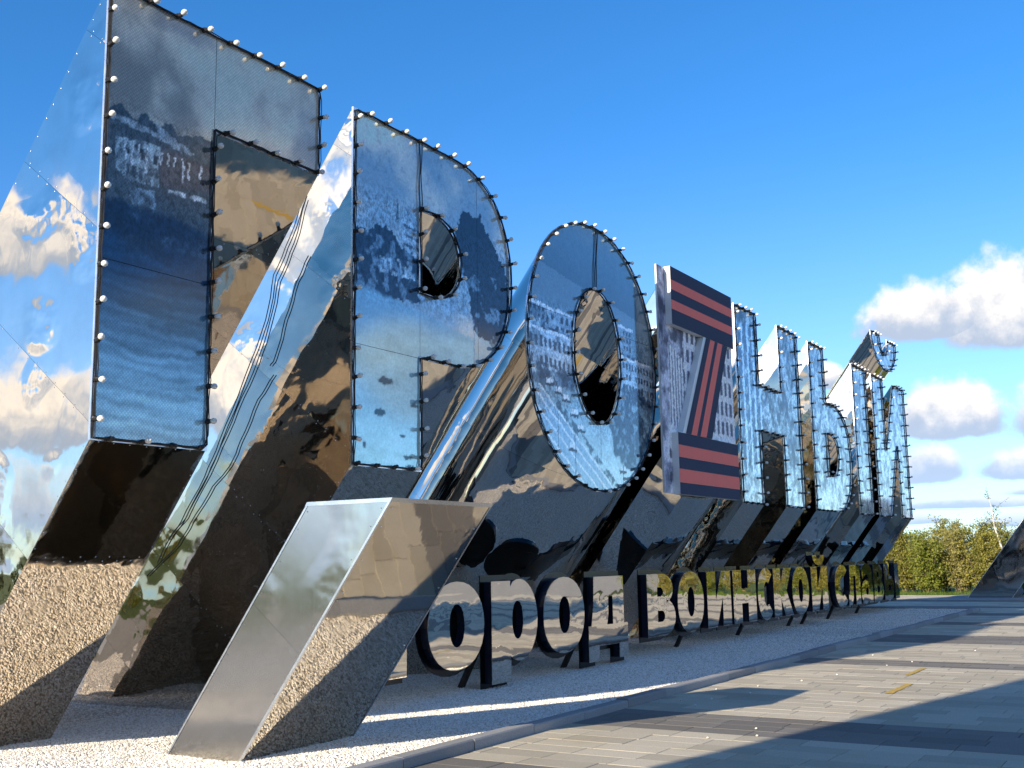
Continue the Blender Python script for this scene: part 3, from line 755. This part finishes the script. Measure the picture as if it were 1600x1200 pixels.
# ---- outlines (x along the row, z up), outer contours anticlockwise, holes clockwise
OUT = {}
OUT['G'] = [[(5.535, ZB), (6.722, ZB), (6.722, 5.49), (8.118, 5.49), (8.118, ZT), (5.535, ZT)]]
po = [(8.656, ZB), (9.835, ZB), (9.835, 3.85)]+[(10.38, 3.85)]+arc(10.42, 5.127, 1.355, 1.279, -86, 86, 30, 2.25)+[(10.3, ZT), (8.656, ZT)]
ph = [(9.835, 4.61), (9.835, 5.58)]+arc(10.02, 5.095, .60, .49, 84, -84, 18, 2.2)
OUT['P'] = [po, ph]
OUT['O'] = [arc(14.14, 4.50, 1.995, 1.955, -90, 270, 72, 2.12)[:-1], arc(14.145, 4.51, .715, .985, 270, -90, 48, 2.1)[:-1]]
OUT['Z3'] = [[(16.62, 3.42), (16.95, 2.74)]+arc(17.6, 3.62, 1.57, 1.04, -100, 38, 18, 3.4)+arc(17.55, 5.40, 1.5, 1.06, -30, 128, 16)+[(16.55, 6.15), (16.55, 5.5), (17.3, 5.62), (17.85, 5.35), (17.6, 5.0), (17.0, 4.95), (17.0, 4.15), (17.7, 4.1), (18.05, 3.75), (17.75, 3.4), (17.2, 3.3)]]
OUT['N'] = [[(19.91, ZB), (21.10, ZB), (21.10, 4.03), (22.46, 4.03), (22.46, ZB), (23.70, ZB), (23.70, ZT), (22.43, ZT), (22.43, 4.97), (21.10, 4.97), (21.10, ZT), (19.91, ZT)]]
so = [(24.56, ZB), (26.15, ZB)]+arc(26.25, 3.86, 1.42, 1.275, -80, 80, 22, 2.2)+[(26.1, 5.13), (25.70, 5.13), (25.70, ZT), (24.56, ZT)]
sh_ = [(25.70, 3.42), (25.70, 4.38)]+arc(25.98, 3.90, .56, .48, 84, -84, 12, 2.2)
OUT['bl'] = [so, sh_]
OUT['bI'] = [[(28.22, ZB), (29.55, ZB), (29.55, ZT), (28.22, ZT)]]
OUT['J'] = [[(30.2, ZB), (31.50, ZB), (32.72, 4.62), (32.72, ZB), (33.95, ZB), (33.95, ZT), (32.62, ZT), (31.36, 4.42), (31.36, ZT), (30.2, ZT)]]
OUT['breve'] = [arc(31.92, 7.68, 1.42, .96, 180, 360, 22, 2.)+arc(31.88, 7.68, .46, .50, 360, 180, 12, 2.)]

def rects(L, xs=(), zs=()):
    X = [p[0] for p in L]; Z = [p[1] for p in L]
    xx = [min(X), *xs, max(X)]; zz = [min(Z), *zs, max(Z)]
    return [(xx[i], xx[i+1], zz[j], zz[j+1]) for i in range(len(xx)-1) for j in range(len(zz)-1)]
def giant(name_key, label, draw, res, mtl, xs=(), zs=(), extra_parts=(), string_label=None, extra=(), trims=True, start=.1):
    L = OUT[name_key]; x0 = min(p[0] for p in L[0])
    root = thing('giant_letter', (x0, D, 0), label, 'letter')
    allk = [name_key]+list(extra_parts)
    loops_all = []
    for k in allk:
        body_sheets(root, OUT[k], riv=name_key in ('G', 'P')); 
        if draw: print_panels(root, OUT[k], rects(OUT[k][0], xs if k == name_key else (), zs if k == name_key else ()), draw, res, mtl)
        if trims: ring_trim(root, OUT[k], D-.012, D+.01, .02)
        loops_all += OUT[k]
    if string_label: light_string(string_label, loops_all, extra, start=start)
    return root
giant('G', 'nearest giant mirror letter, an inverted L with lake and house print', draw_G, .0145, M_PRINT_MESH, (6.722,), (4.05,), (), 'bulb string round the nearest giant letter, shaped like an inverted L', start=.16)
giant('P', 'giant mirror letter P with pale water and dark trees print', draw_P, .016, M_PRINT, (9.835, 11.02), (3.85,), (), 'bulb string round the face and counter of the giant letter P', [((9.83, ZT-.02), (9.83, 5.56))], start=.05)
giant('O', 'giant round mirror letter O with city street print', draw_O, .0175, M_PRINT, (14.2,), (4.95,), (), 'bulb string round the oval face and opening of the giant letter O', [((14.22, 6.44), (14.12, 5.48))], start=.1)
giant('Z3', 'giant mirror letter mostly hidden behind the striped Z board', None, .1, None)
giant('N', 'giant mirror letter H with pale windowed house print', draw_far(401, True, .05, .40), .035, M_PRINT_FAR, (22.44,), (), (), 'bulb string round the giant letter H after the striped board', start=.12)
giant('bl', 'giant mirror letter made of a bowl stem and a separate post', draw_far(431, False, .07, .46), .04, M_PRINT_FAR, (25.7,), (), ('bI',), 'bulb string round the bowl and post of the last but one giant letter', start=.1)
giant('J', 'farthest giant mirror letter, a mirrored N with a curved breve on top', draw_far(461, False, .10, .54), .045, M_PRINT_FAR, (), (), ('breve',), 'bulb string round the farthest giant letter and its curved breve', start=.1)

# ---- the striped board in front of the fourth letter
root = thing('ribbon_board', (15.92, 7.08, 2.58), 'flat picture board with navy and red striped Z ribbon', 'sign')
bx0, bx1, bz0, bz1 = 15.92, 19.12, 2.60, 6.27
mb = MB(); mb.box((bx0, 7.085, bz0), (bx1, 7.115, bz1)); mb.obj('board', M_WHITE, root)
print_panels(root, [[(bx0, bz0), (bx1, bz0), (bx1, bz1), (bx0, bz1)]], [(bx0, 17.6, bz0, bz1), (17.6, bx1, bz0, bz1)], draw_board, .02, M_PRINT_BOARD, 7.081, 'picture_panel')
for bx in (16.6, 18.4):
    for bz in (3.1, 5.8):
        mb = MB(); mb.box((bx, 7.117, bz), (bx+.08, D+.05, bz+.08)); mb.obj('bracket', M_STRUT, root)
def slab(name, poly, y0, y1, m, parent):
    n = len(poly); v = [(x, y0, z) for x, z in poly]+[(x, y1, z) for x, z in poly]
    return mesh_obj(name, v, [tuple(range(n)), tuple(range(n, 2*n))[::-1]]+[(i, n+i, n+(i+1) % n, (i+1) % n)[::-1] for i in range(n)], m, parent)
yb0, yb1 = 6.97, 7.078
slab('top_bar', [(16.2, 5.32), (18.93, 5.32), (18.93, 6.28), (16.2, 6.28)], yb0, yb1, M_WHITE, root)
slab('diagonal_bar', [(16.46, 3.575), (17.70, 3.575), (18.62, 5.315), (17.52, 5.315)], yb0+.0015, yb1, M_WHITE, root)
slab('bottom_bar', [(16.26, 2.585), (18.92, 2.585), (18.92, 3.57), (16.26, 3.57)], yb0, yb1, M_WHITE, root)
def film(poly, m, k): slab('stripe', poly, yb0-.004-k*.0015, yb0-.0003+(.001 if False else 0), m, root)
for z0, z1, x0, x1, k in ((5.32, 6.28, 16.2, 18.93, 0), (2.585, 3.57, 16.26, 18.92, 0)):
    n = 5; fr = [0, .26, .42, .60, .77, 1.] if z0 > 5 else [0, .19, .41, .60, .80, 1.]
    for i in range(n):
        film([(x0+.002, z0+(z1-z0)*fr[i]+.001), (x1-.002, z0+(z1-z0)*fr[i]+.001), (x1-.002, z0+(z1-z0)*fr[i+1]-.001), (x0+.002, z0+(z1-z0)*fr[i+1]-.001)], M_RIB_RED if i % 2 else M_RIB_NAVY, 0)
fr = [0, .13, .25, .46, .58, .78, .90, 1.]; A0, A1, C0, C1 = 16.46, 17.70, 17.52, 18.62
fr = [0.10, .27, .46, .58, .79, 1.]
for i in range(5):
    a0, a1 = A0+(A1-A0)*fr[i], A0+(A1-A0)*fr[i+1]; c0, c1 = C0+(C1-C0)*fr[i], C0+(C1-C0)*fr[i+1]
    film([(a0+.001, 3.576), (a1-.001, 3.576), (c1-.001, 5.314), (c0+.001, 5.314)], M_RIB_RED if i % 2 else M_RIB_NAVY, 1)

# ------------------------------------------------------------------ wires hanging down the side of the second letter
def xside(u, v, X):          # pixel of the photograph onto the plane x = X of that side
    d = fw+rt*((u-800)/CAM_F)-up*((v-600)/CAM_F); k = X/d.x; return Vector((X-.02, d.y*k, 1.6+d.z*k))
for pts, lab in [([(478, 305), (455, 372), (430, 430), (418, 500), (385, 590), (345, 690), (322, 745), (285, 815), (262, 850)], 'leftmost loose black wire down the side of the giant P'),
                 ([(480, 312), (462, 380), (437, 440), (424, 505), (405, 565), (372, 640), (338, 720), (292, 810), (268, 838), (248, 880)], 'second loose black wire down the side of the giant P'),
                 ([(484, 400), (466, 440), (448, 500), (432, 560), (424, 572)], 'short black wire ending at the seam of the giant P'),
                 ([(430, 586), (405, 625), (378, 690), (362, 728), (335, 760), (300, 818), (280, 852), (232, 900)], 'lower black wire below the seam on the giant P')]:
    P = [xside(u, v, 8.656) for u, v in pts]
    mb = MB(); fine = []
    for i in range(len(P)-1):
        for k in range(4): fine.append(P[i].lerp(P[i+1], k/4)+Vector((0, .008*math.sin((i*4+k)*1.7), 0)))
    fine.append(P[-1]); mb.tube(fine, .006, 5)
    tag(mb.obj('loose_wire', M_CABLE, origin=P[-1]), lab, 'wire', 'wires on the second letter')

# ------------------------------------------------------------------ slanted mirror pylons
def pylon(x0, x1, y0, y1, h, lean, label, zb=0., left=M_PYLON_L, frontm=M_PYLON):
    root = thing('slanted_pylon', (x0, y0, zb), label, 'pylon')
    o = lean*h
    def P(x, y, t): return Vector((x, y-o*t, zb+(h if t == 1 else h*t)))
    def sheet(a, b, m, cuts):
        # a, b: bottom corners; sheets meet at seams square to the lean
        q0 = [P(*a, 0), P(*b, 0), P(*b, 1), P(*a, 1)]; g = lambda p: (p.z-lean*p.y)
        lo, hi = min(map(g, q0)), max(map(g, q0))
        for t0, t1 in zip(cuts[:-1], cuts[1:]):
            q = clip_poly(q0, g, lo+(hi-lo)*t0+.001); q = clip_poly(q, lambda p: -g(p), -(lo+(hi-lo)*t1-.001)) if len(q) > 2 else q
            if len(q) > 2: mesh_obj('mirror_sheet', q, [tuple(range(len(q)))], m, root)
    sheet((x0, y1), (x0, y0), left, [.0, .52, 1.]); sheet((x0, y0), (x1, y0), frontm, [.0, .36, 1.])
    sheet((x1, y0), (x1, y1), M_PYLON, [.0, .5, 1.]); sheet((x1, y1), (x0, y1), M_PYLON, [.0, .5, 1.])
    mesh_obj('lid', [P(x0, y0, 1)+Vector((0, 0, .001)), P(x1, y0, 1)+Vector((0, 0, .001)), P(x1, y1, 1)+Vector((0, 0, .001)), P(x0, y1, 1)+Vector((0, 0, .001))], [(0, 1, 2, 3)], M_PYLON, root)
    w = .022
    for (x, y, sx, sy) in ((x0, y0, -1, -1), (x1, y0, 1, -1), (x0, y1, -1, 1), (x1, y1, 1, 1)):      # corner angles
        mb = MB(); g = .004
        for (ax, ay) in ((-sx*w, 0), (0, -sy*w)):
            q = [Vector((x+sx*g, y+sy*g, 0)), Vector((x+sx*g+ax, y+sy*g+ay, 0))]
            vs = []
            for t in (.0, 1.):
                for p in q: vs.append(P(p.x, p.y, t))
            mb.add(vs, [(0, 1, 3, 2)])
        mb.obj('corner_angle', M_TRIM, root)
    mb = MB(); z = zb+h                                                # flat edging round the top
    for (a, b) in (((x0, y0), (x1, y0)), ((x1, y0), (x1, y1)), ((x1, y1), (x0, y1)), ((x0, y1), (x0, y0))):
        g = .007
        ca = Vector(((a[0]-x0)/(x1-x0)*2-1, (a[1]-y0)/(y1-y0)*2-1)); cb = Vector(((b[0]-x0)/(x1-x0)*2-1, (b[1]-y0)/(y1-y0)*2-1))
        t0 = 1-.028/h
        mb.add([P(a[0]+ca.x*g, a[1]+ca.y*g, t0), P(b[0]+cb.x*g, b[1]+cb.y*g, t0), P(b[0]+cb.x*g, b[1]+cb.y*g, 1)+Vector((0, 0, .004)), P(a[0]+ca.x*g, a[1]+ca.y*g, 1)+Vector((0, 0, .004))], [(0, 1, 2, 3)])
    mb.obj('top_edging', M_TRIM, root)
    mb = MB()                                                         # rivet heads near the edges of the two visible sides
    def dome(p, n, r=.0065):
        n = n.normalized(); a = n.orthogonal().normalized(); b = n.cross(a)
        mb.add([p+a*r, p+b*r, p-a*r, p-b*r, p+n*r*.7], [(0, 1, 4), (1, 2, 4), (2, 3, 4), (3, 0, 4)])
    for t in [.04, .16, .28, .345, .42, .54, .66, .78, .90, .965]:
        for y in (y0+.05, y1-.05): dome(P(x0-.002, y, t), Vector((-1, 0, 0)))
        for x in (x0+.06, x1-.06): dome(P(x, y0, t)+Vector((0, -.003, -.002)), Vector((0, -1, -lean)))
    mb.obj('rivets', M_TRIM, root); root.children[-1]['kind'] = 'stuff'
    return root
pylon(6.668, 8.065, 6.779, 7.624, 2.081, .754, 'short slanted mirror pylon standing in the gravel before the letters')
mb = MB()
mb.box((40.7, 5.2, -.04), (44.9, 8.1, .03)); tag(mb.obj('pylon_pad', M_KERB, origin=(40.7, 5.2, 0)), 'low pale concrete pad under the far pylon', 'plinth')
pylon(41.95, 44.0, 5.86, 7.31, 3.6, .75, 'dark slanted mirror pylon at the right edge on a pale pad', zb=.031, left=M_MIRROR3, frontm=M_PYLON)

# ------------------------------------------------------------------ small mirror text in front of the letters
def ell(cx, cz, rx, rz, n=28, cw=False, p=2.15):
    a = arc(cx, cz, rx, rz, 0, 360, n, p)[:-1]; return a[::-1] if cw else a
GL = {}
GL['г'] = [[(0, 0), (.64, 0), (.64, .73), (1, .73), (1, 1), (0, 1)]]
GL['о'] = [ell(.5, .5, .5, .52), ell(.5, .5, .155, .28, 20, True)]
GL['р'] = [[(0, -.27), (.38, -.27), (.38, .07)]+arc(.60, .5, .40, .52, -110, 110, 18)+[(.38, .9), (.38, 1), (0, 1)], ell(.555, .5, .14, .27, 18, True)]
GL['д'] = [[(0, -.22), (.23, -.22), (.23, 0), (.79, 0), (.79, -.22), (1, -.22), (1, .27), (.90, .27), (.90, 1), (.15, 1), (.13, .6), (.07, .27), (0, .27)], [(.44, .27), (.48, .45), (.49, .73), (.63, .73), (.63, .27)]]
GL['в'] = [[(0, 0), (.58, 0)]+arc(.58, .29, .42, .29, -80, 75, 10)+arc(.52, .76, .40, .24, -60, 90, 10)+[(0, 1)], [(.33, .2), (.33, .42)]+arc(.5, .31, .13, .11, 90, -90, 8), [(.33, .62), (.33, .81)]+arc(.46, .715, .12, .095, 90, -90, 8)]
GL['и'] = [[(0, 0), (.36, 0), (.66, .56), (.66, 0), (1, 0), (1, 1), (.64, 1), (.34, .44), (.34, 1), (0, 1)]]
GL['н'] = [[(0, 0), (.34, 0), (.34, .38), (.66, .38), (.66, 0), (1, 0), (1, 1), (.66, 1), (.66, .64), (.34, .64), (.34, 1), (0, 1)]]
GL['с'] = [arc(.56, .5, .56, .52, 48, 312, 24, 2.1)+arc(.60, .5, .22, .27, 300, 60, 16, 2.1)]
GL['к'] = [[(0, 0), (.36, 0), (.36, .40), (.60, 0), (1, 0), (.66, .53), (.96, 1), (.58, 1), (.36, .64), (.36, 1), (0, 1)]]
GL['й'] = [GL['и'][0], arc(.5, 1.27, .36, .20, 180, 360, 14)+arc(.5, 1.27, .15, .09, 360, 180, 10)]
GL['л'] = [[(0, 0), (.24, .02), (.36, .18), (.42, .74), (.62, .74), (.62, 0), (1, 0), (1, 1), (.16, 1), (.11, .36), (.06, .26), (0, .25)]]
GL['а'] = [[(.66, 0), (1, 0), (1, .66), (.93, .88), (.75, 1.0), (.48, 1.02), (.22, .98), (.06, .88), (.14, .65), (.34, .75), (.5, .77), (.62, .73), (.66, .62), (.44, .60), (.18, .54), (.02, .38), (.01, .18), (.14, .02), (.34, -.02), (.54, .02), (.66, .10)], ell(.50, .3, .14, .12, 14, True)]
GL['ы'] = [[(0, 0), (.38, 0)]+arc(.40, .32, .24, .32, -85, 85, 12)+[(.38, .64), (.24, .64), (.24, 1), (0, 1)], [(.24, .22), (.24, .42)]+arc(.34, .32, .09, .10, 90, -90, 8), [(.74, 0), (1, 0), (1, 1), (.74, 1)]]
def area(L): return sum(L[i-1][0]*L[i][1]-L[i][0]*L[i-1][1] for i in range(len(L)))/2
def extrude(name, loops, y0, y1, m_side, m_front, parent):
    v = []; f = []; mi = []; idx = []
    for L in loops:
        b = len(v); n = len(L); idx.append((b, n)); v += [(x, y0, z) for x, z in L]
    base = len(v); v += [(x, y1, z) for x, y, z in v[:base]]
    tris = geometry.tessellate_polygon([[Vector((x, z, 0)) for x, z in L] for L in loops])
    for t in tris:
        a = [(v[i][0], v[i][2]) for i in t]
        if abs(area(a)) < 1e-9: continue
        t = tuple(t) if area(a) > 0 else tuple(t)[::-1]
        f.append(t); mi.append(1); f.append(tuple(base+i for i in t)[::-1]); mi.append(0)
    for b, n in idx:
        for i in range(n): f.append((b+i, base+b+i, base+b+(i+1) % n, b+(i+1) % n)); mi.append(0)
    o = mesh_obj(name, v, f, m_side, parent); o.data.materials.append(m_front); o.data.polygons.foreach_set('material_index', mi); return o
TY = 7.60
STRUTS = [11.75, 14.35, 18.4, 21.4, 24.55, 25.55, 27.6, 30.2, 9.6]; used = set()
WORDS = [('г', 9.40, 10.29), ('о', 10.40, 11.53), ('р', 11.73, 12.81), ('о', 13.0, 14.12), ('д', 14.27, 15.5), ('в', 16.26, 17.31), ('о', 17.45, 18.55), ('и', 18.75, 19.87), ('н', 20.03, 21.23), ('с', 21.37, 22.22),
         ('к', 22.32, 23.49), ('о', 23.52, 24.65), ('й', 24.89, 26.11), ('с', 26.74, 27.8), ('л', 27.9, 28.97), ('а', 29.09, 30.2), ('в', 30.36, 31.36), ('ы', 31.52, 33.15)]
NOTE = ['half hidden behind the pylon, first of the row', 'o beside the pylon, nearest fully seen letter', 'p with long stem down to the gravel, third of the row', 'o second round one of the first word', 'shaped like a footed box, ending the first word',
        'B starting the long middle word', 'o second of the middle word', 'mirrored N third of the middle word', 'H fourth of the middle word', 'c fifth of the middle word', 'K sixth of the middle word', 'o seventh of the middle word', 'mirrored N with a breve rising above the row',
        'c starting the last word', 'arch-like second of the last word', 'a third of the last word', 'B fourth of the last word', 'with separate post at the far end of the row']
for i, (g, x0, x1) in enumerate(WORDS):
    z0, hh = .37, .955; w = x1-x0
    def tw(L): return [(x0+a*w, z0+b*hh) for a, b in L]
    loops = [tw(L) for L in GL[g]]
    loops = [(L if area(L) > 0 else L[::-1]) if (k == 0 or (g == 'й') or (g == 'ы' and k == 2)) else (L if area(L) < 0 else L[::-1]) for k, L in enumerate(loops)]
    loops = [inset(L, -.017) for L in loops]
    root = thing('small_letter', (x0, TY, 0), 'small mirror letter %s' % NOTE[i], 'letter', 'small letters of the text row')
    outer = [L for L in loops if area(L) > 0]
    groups = [[L]+[H for H in loops if area(H) < 0 and inside(np.array([H[0][0]]), np.array([H[0][1]]), [L])[0]] for L in outer]
    for gr in groups:
        extrude('face', gr, TY, TY+.006, M_TRIM, M_TEXT, root)
        ins = [inset(L, .006) for L in gr]
        extrude('side_wall', ins, TY+.007, TY+.115, M_NAVY, M_NAVY, root)
        extrude('backing_plate', [inset(gr[0], -.075)], TY+.117, TY+.132, M_PLATE, M_PLATE, root)
    for xx in STRUTS:
        if x0-.1 <= xx < x1+.1 and xx not in used:
            used.add(xx); mb = MB(); yt, zt_ = TY+.15, .62; yf = TY+.15+.76*.62*.7
            mb.add([(xx-.035, yt, zt_), (xx+.035, yt, zt_), (xx+.035, yf, .0), (xx-.035, yf, .0), (xx-.035, yt+.07, zt_), (xx+.035, yt+.07, zt_), (xx+.035, yf+.07, .0), (xx-.035, yf+.07, .0)],
                   [(3, 2, 1, 0), (4, 5, 6, 7), (0, 1, 5, 4), (1, 2, 6, 5), (2, 3, 7, 6), (3, 0, 4, 7)]); mb.obj('strut', M_STRUT, root)

# ------------------------------------------------------------------ unseen block left of the camera, added to cast the shadow across the paving
root = thing('shadow_block', (-9, 7.2, 0), 'tall clad block added out of view on the left to cast the long shadow', 'shadow caster')
M_CLAD = plain('grey cladding', (.33, .31, .29), .6, 0, 3, .15)
XB, YB0, HB, BAT = -5.2, -9.5, 17., .0926
def yb(z): return 6.775-BAT*z
def frustum(mb, xa, xb, y0f, y1f, z0, z1):
    v = [(xa, y0f(z0), z0), (xb, y0f(z0), z0), (xb, y1f(z0), z0), (xa, y1f(z0), z0), (xa, y0f(z1), z1), (xb, y0f(z1), z1), (xb, y1f(z1), z1), (xa, y1f(z1), z1)]
    mb.add(v, [(3, 2, 1, 0), (4, 5, 6, 7), (0, 1, 5, 4), (1, 2, 6, 5), (2, 3, 7, 6), (3, 0, 4, 7)])
mb = MB(); frustum(mb, -9.0, XB-.03, lambda z: YB0+.03, lambda z: yb(z)-.03, 0, HB); mb.obj('core', M_BED, root)
ny_, nz_ = 8, 10; hz_ = HB/nz_
for j in range(nz_):
    for i in range(ny_):
        fa = lambda z: YB0+(yb(z)-YB0)*i/ny_+.004; fb = lambda z: YB0+(yb(z)-YB0)*(i+1)/ny_-.004
        mb = MB(); frustum(mb, XB-.03, XB, fa, fb, j*hz_+.004, (j+1)*hz_-.004); mb.obj('cladding_panel', M_CLAD, root)
    for i in range(2):
        mb = MB(); frustum(mb, -9.0+i*1.88+.004, -9.0+(i+1)*1.88-.004, lambda z: yb(z)-.03, yb, j*hz_+.004, (j+1)*hz_-.004); mb.obj('cladding_panel', M_CLAD, root)

# ------------------------------------------------------------------ shrubs, birch and grass beyond the plaza
def leaf_mat(name, a, b_):
    m, t, b = mat(name)
    r = t.node('ShaderNodeNewGeometry').outputs['Random Per Island']
    c = t.mix(r, (*a, 1), (*b_, 1))
    t.put(b.inputs['Base Color'], c); b.inputs['Roughness'].default_value = .6; b.inputs['Specular IOR Level'].default_value = .25
    tr = t.node('ShaderNodeBsdfTranslucent', {'Color': c}); mx = t.node('ShaderNodeMixShader', {0: .35, 1: b.outputs[0], 2: tr.outputs[0]})
    t.l.new(mx.outputs[0], t.n['Material Output'].inputs[0]); return m
M_LEAF = [leaf_mat('shrub leaves olive', (.18, .18, .028), (.40, .36, .08)), leaf_mat('shrub leaves green', (.14, .18, .022), (.32, .33, .055)), leaf_mat('shrub leaves pale', (.23, .215, .05), (.44, .39, .13))]
M_TWIG = plain('shrub bark', (.13, .10, .07), .9, 0, 8, .3)
M_BIRCH = plain('birch bark', (.55, .52, .47), .8, 0, 6, .35)
M_GRASS = leaf_mat('grass blades', (.07, .14, .015), (.17, .24, .035))
def shrub_meshes(seed, h, wd, nleaf, mleaf):
    rg = random.Random(seed); tw = MB(); tips = []
    for s in range(9):
        a = rg.uniform(0, 6.28); lean = rg.uniform(.05, .42)*wd; p = Vector((rg.uniform(-.25, .25), rg.uniform(-.25, .25), 0)); H = h*rg.uniform(.7, 1.05); pts = [p.copy()]
        for k in range(1, 7):
            q = Vector((p.x+math.cos(a)*lean*(k/6)**1.2+rg.uniform(-.07, .07), p.y+math.sin(a)*lean*(k/6)**1.2+rg.uniform(-.07, .07), H*k/6)); pts.append(q)
        tw.tube(pts, [.028*(1-k/7.5) for k in range(7)], 4)
        for k in range(1, 7):
            for b in range(3):
                a2 = rg.uniform(0, 6.28); l = rg.uniform(.3, .75)*wd*(.55 if k == 6 else 1)*.62
                e = pts[k]+Vector((math.cos(a2)*l, math.sin(a2)*l, rg.uniform(.05, .5)*l+ (.12 if k == 6 else 0)))
                mid = pts[k].lerp(e, .5)+Vector((rg.uniform(-.05, .05), rg.uniform(-.05, .05), .05))
                tw.tube([pts[k], mid, e], [.011, .008, .003], 3, cap=False); tips.append((pts[k], mid, e))
    lv = MB()
    for i in range(nleaf):
        a, m_, e = rg.choice(tips); t = rg.random()
        c = (a.lerp(m_, t*2) if t < .5 else m_.lerp(e, t*2-1))+Vector((rg.gauss(0, .085), rg.gauss(0, .085), rg.gauss(0, .085)))
        if c.z < .08: c.z = rg.uniform(.08, .4)
        n = Vector((rg.gauss(0, 1), rg.gauss(0, 1), rg.gauss(.35, 1))).normalized(); u = n.orthogonal().normalized(); u = Matrix.Rotation(rg.uniform(0, 6.28), 3, n) @ u; w = n.cross(u)
        s = rg.uniform(.032, .062)
        lv.add([c-u*s, c+w*s*.5, c+u*s, c-w*s*.5], [(0, 1, 2, 3)])
    def mk(nm, b, m): 
        me_ = bpy.data.meshes.new(nm); me_.from_pydata(b.v, [], b.f); me_.update(); me_.materials.append(m); return me_
    return mk('stems', tw, M_TWIG), mk('foliage', lv, mleaf)
VAR = [shrub_meshes(11+i, h, wd, n, M_LEAF[i % 3]) for i, (h, wd, n) in enumerate([(2.5, 1.5, 6600), (2.15, 1.7, 6600), (2.8, 1.35, 6000), (1.7, 1.5, 5200)])]
def shrub(x, y, k, s, rot, label, group, hs=1.):
    r = thing('shrub', (x, y, -.06), label, 'shrub', group); r.scale = (s, s, s*hs); r.rotation_euler = (0, 0, rot)
    a = bpy.data.objects.new('stems', VAR[k][0]); link(a, r); b = bpy.data.objects.new('foliage', VAR[k][1]); link(b, r)
front = [(47.2, 12.0, 1, 1.0), (47.6, 10.7, 0, .95), (47.1, 9.6, 1, 1.0), (47.5, 8.5, 2, .92), (47.2, 7.5, 0, 1.0), (47.6, 6.4, 1, 1.05), (47.3, 5.2, 0, .95), (47.4, 3.9, 2, .9), (47.3, 2.7, 1, 1.0)]
FL = ['behind the last small letters', 'left of the view gap by the farthest giant letter', 'olive mid-left of the thicket front', 'tall upright one of the thicket front', 'in the middle of the thicket front', 'broad one left of the far pylon', 'behind the far pylon', 'right of the far pylon base', 'at the right end of the thicket front']
for (x, y, k, s), l in zip(front, FL): shrub(x, y, k, s, random.uniform(0, 6), 'yellow-green spring shrub '+l, 'front shrubs of the thicket')
for i in range(12): shrub(49.3+random.uniform(-.3, .5), 14.-i*1.15, random.choice((0, 2, 0, 1)), random.uniform(1.0, 1.2), random.uniform(0, 6), 'leafy shrub deep in the thicket behind the front row', 'rear shrubs of the thicket')
for i in range(8): shrub(47.3+random.uniform(-.5, .8), 1.3-i*1.25, i % 3, random.uniform(.95, 1.3), random.uniform(0, 6), 'shrub seen only mirrored as green in the small letters', 'shrubs right of the frame')
for i in range(14): shrub(-24+i*5.2+random.uniform(-1, 1), 40+random.uniform(-2, 4), i % 3, random.uniform(1.0, 1.5), random.uniform(0, 6), 'shrub behind the letters, seen only as green in their mirror sides', 'shrubs behind the monument')
def birch():
    r = thing('birch_tree', (46.7, 6.55, -.06), 'thin young birch with pale trunk rising above the thicket', 'tree'); r0 = r.location
    rg = random.Random(5); mb = MB(); pts = [Vector((46.7, 6.55, -.06)), Vector((46.7, 6.62, .9)), Vector((46.75, 6.75, 1.7)), Vector((46.8, 6.98, 2.6)), Vector((46.8, 7.0, 3.2)), Vector((46.8, 7.1, 3.75))]
    mb.tube(pts, [.05, .045, .038, .028, .018, .008], 6); mb.obj('trunk', M_BIRCH, r)
    br = MB(); lv = MB()
    for i in range(17):
        t = rg.uniform(2.2, 4.9); k = int(t); p = pts[k].lerp(pts[min(k+1, 5)], t-k); a = rg.uniform(0, 6.28); l = rg.uniform(.25, .6)
        e = p+Vector((math.cos(a)*l, math.sin(a)*l, l*.9)); br.tube([p, p.lerp(e, .5)+Vector((0, 0, .03)), e], [.009, .006, .003], 3, cap=False)
        for q in range(16):
            c = p.lerp(e, rg.uniform(.3, 1.05))+Vector((rg.gauss(0, .05), rg.gauss(0, .05), rg.gauss(0, .05))); n = Vector((rg.gauss(0, 1), rg.gauss(0, 1), rg.gauss(0, 1))).normalized(); u = n.orthogonal().normalized(); w = n.cross(u); s = rg.uniform(.025, .045)
            lv.add([c-u*s, c+w*s*.6, c+u*s, c-w*s*.6], [(0, 1, 2, 3)])
    br.obj('branches', M_TWIG, r); lv.obj('crown', M_LEAF[1], r)
birch()
mb = MB()
for i in range(15000):
    x = 45.6+abs(random.gauss(0, .9)); y = random.uniform(-6, 16); h = random.uniform(.05, .2)*(1+.8*(random.random() < .08)); a = random.uniform(0, 6.28); w = .012
    dx, dy = math.cos(a)*w, math.sin(a)*w; lx, ly = random.gauss(0, .3)*h, random.gauss(0, .3)*h
    mb.add([(x-dx, y-dy, -.06), (x+dx, y+dy, -.06), (x+lx, y+ly, -.06+h)], [(0, 1, 2)])
tag(mb.obj('grass', M_GRASS), 'fresh green grass strip in front of the thicket', 'grass', kind='stuff')
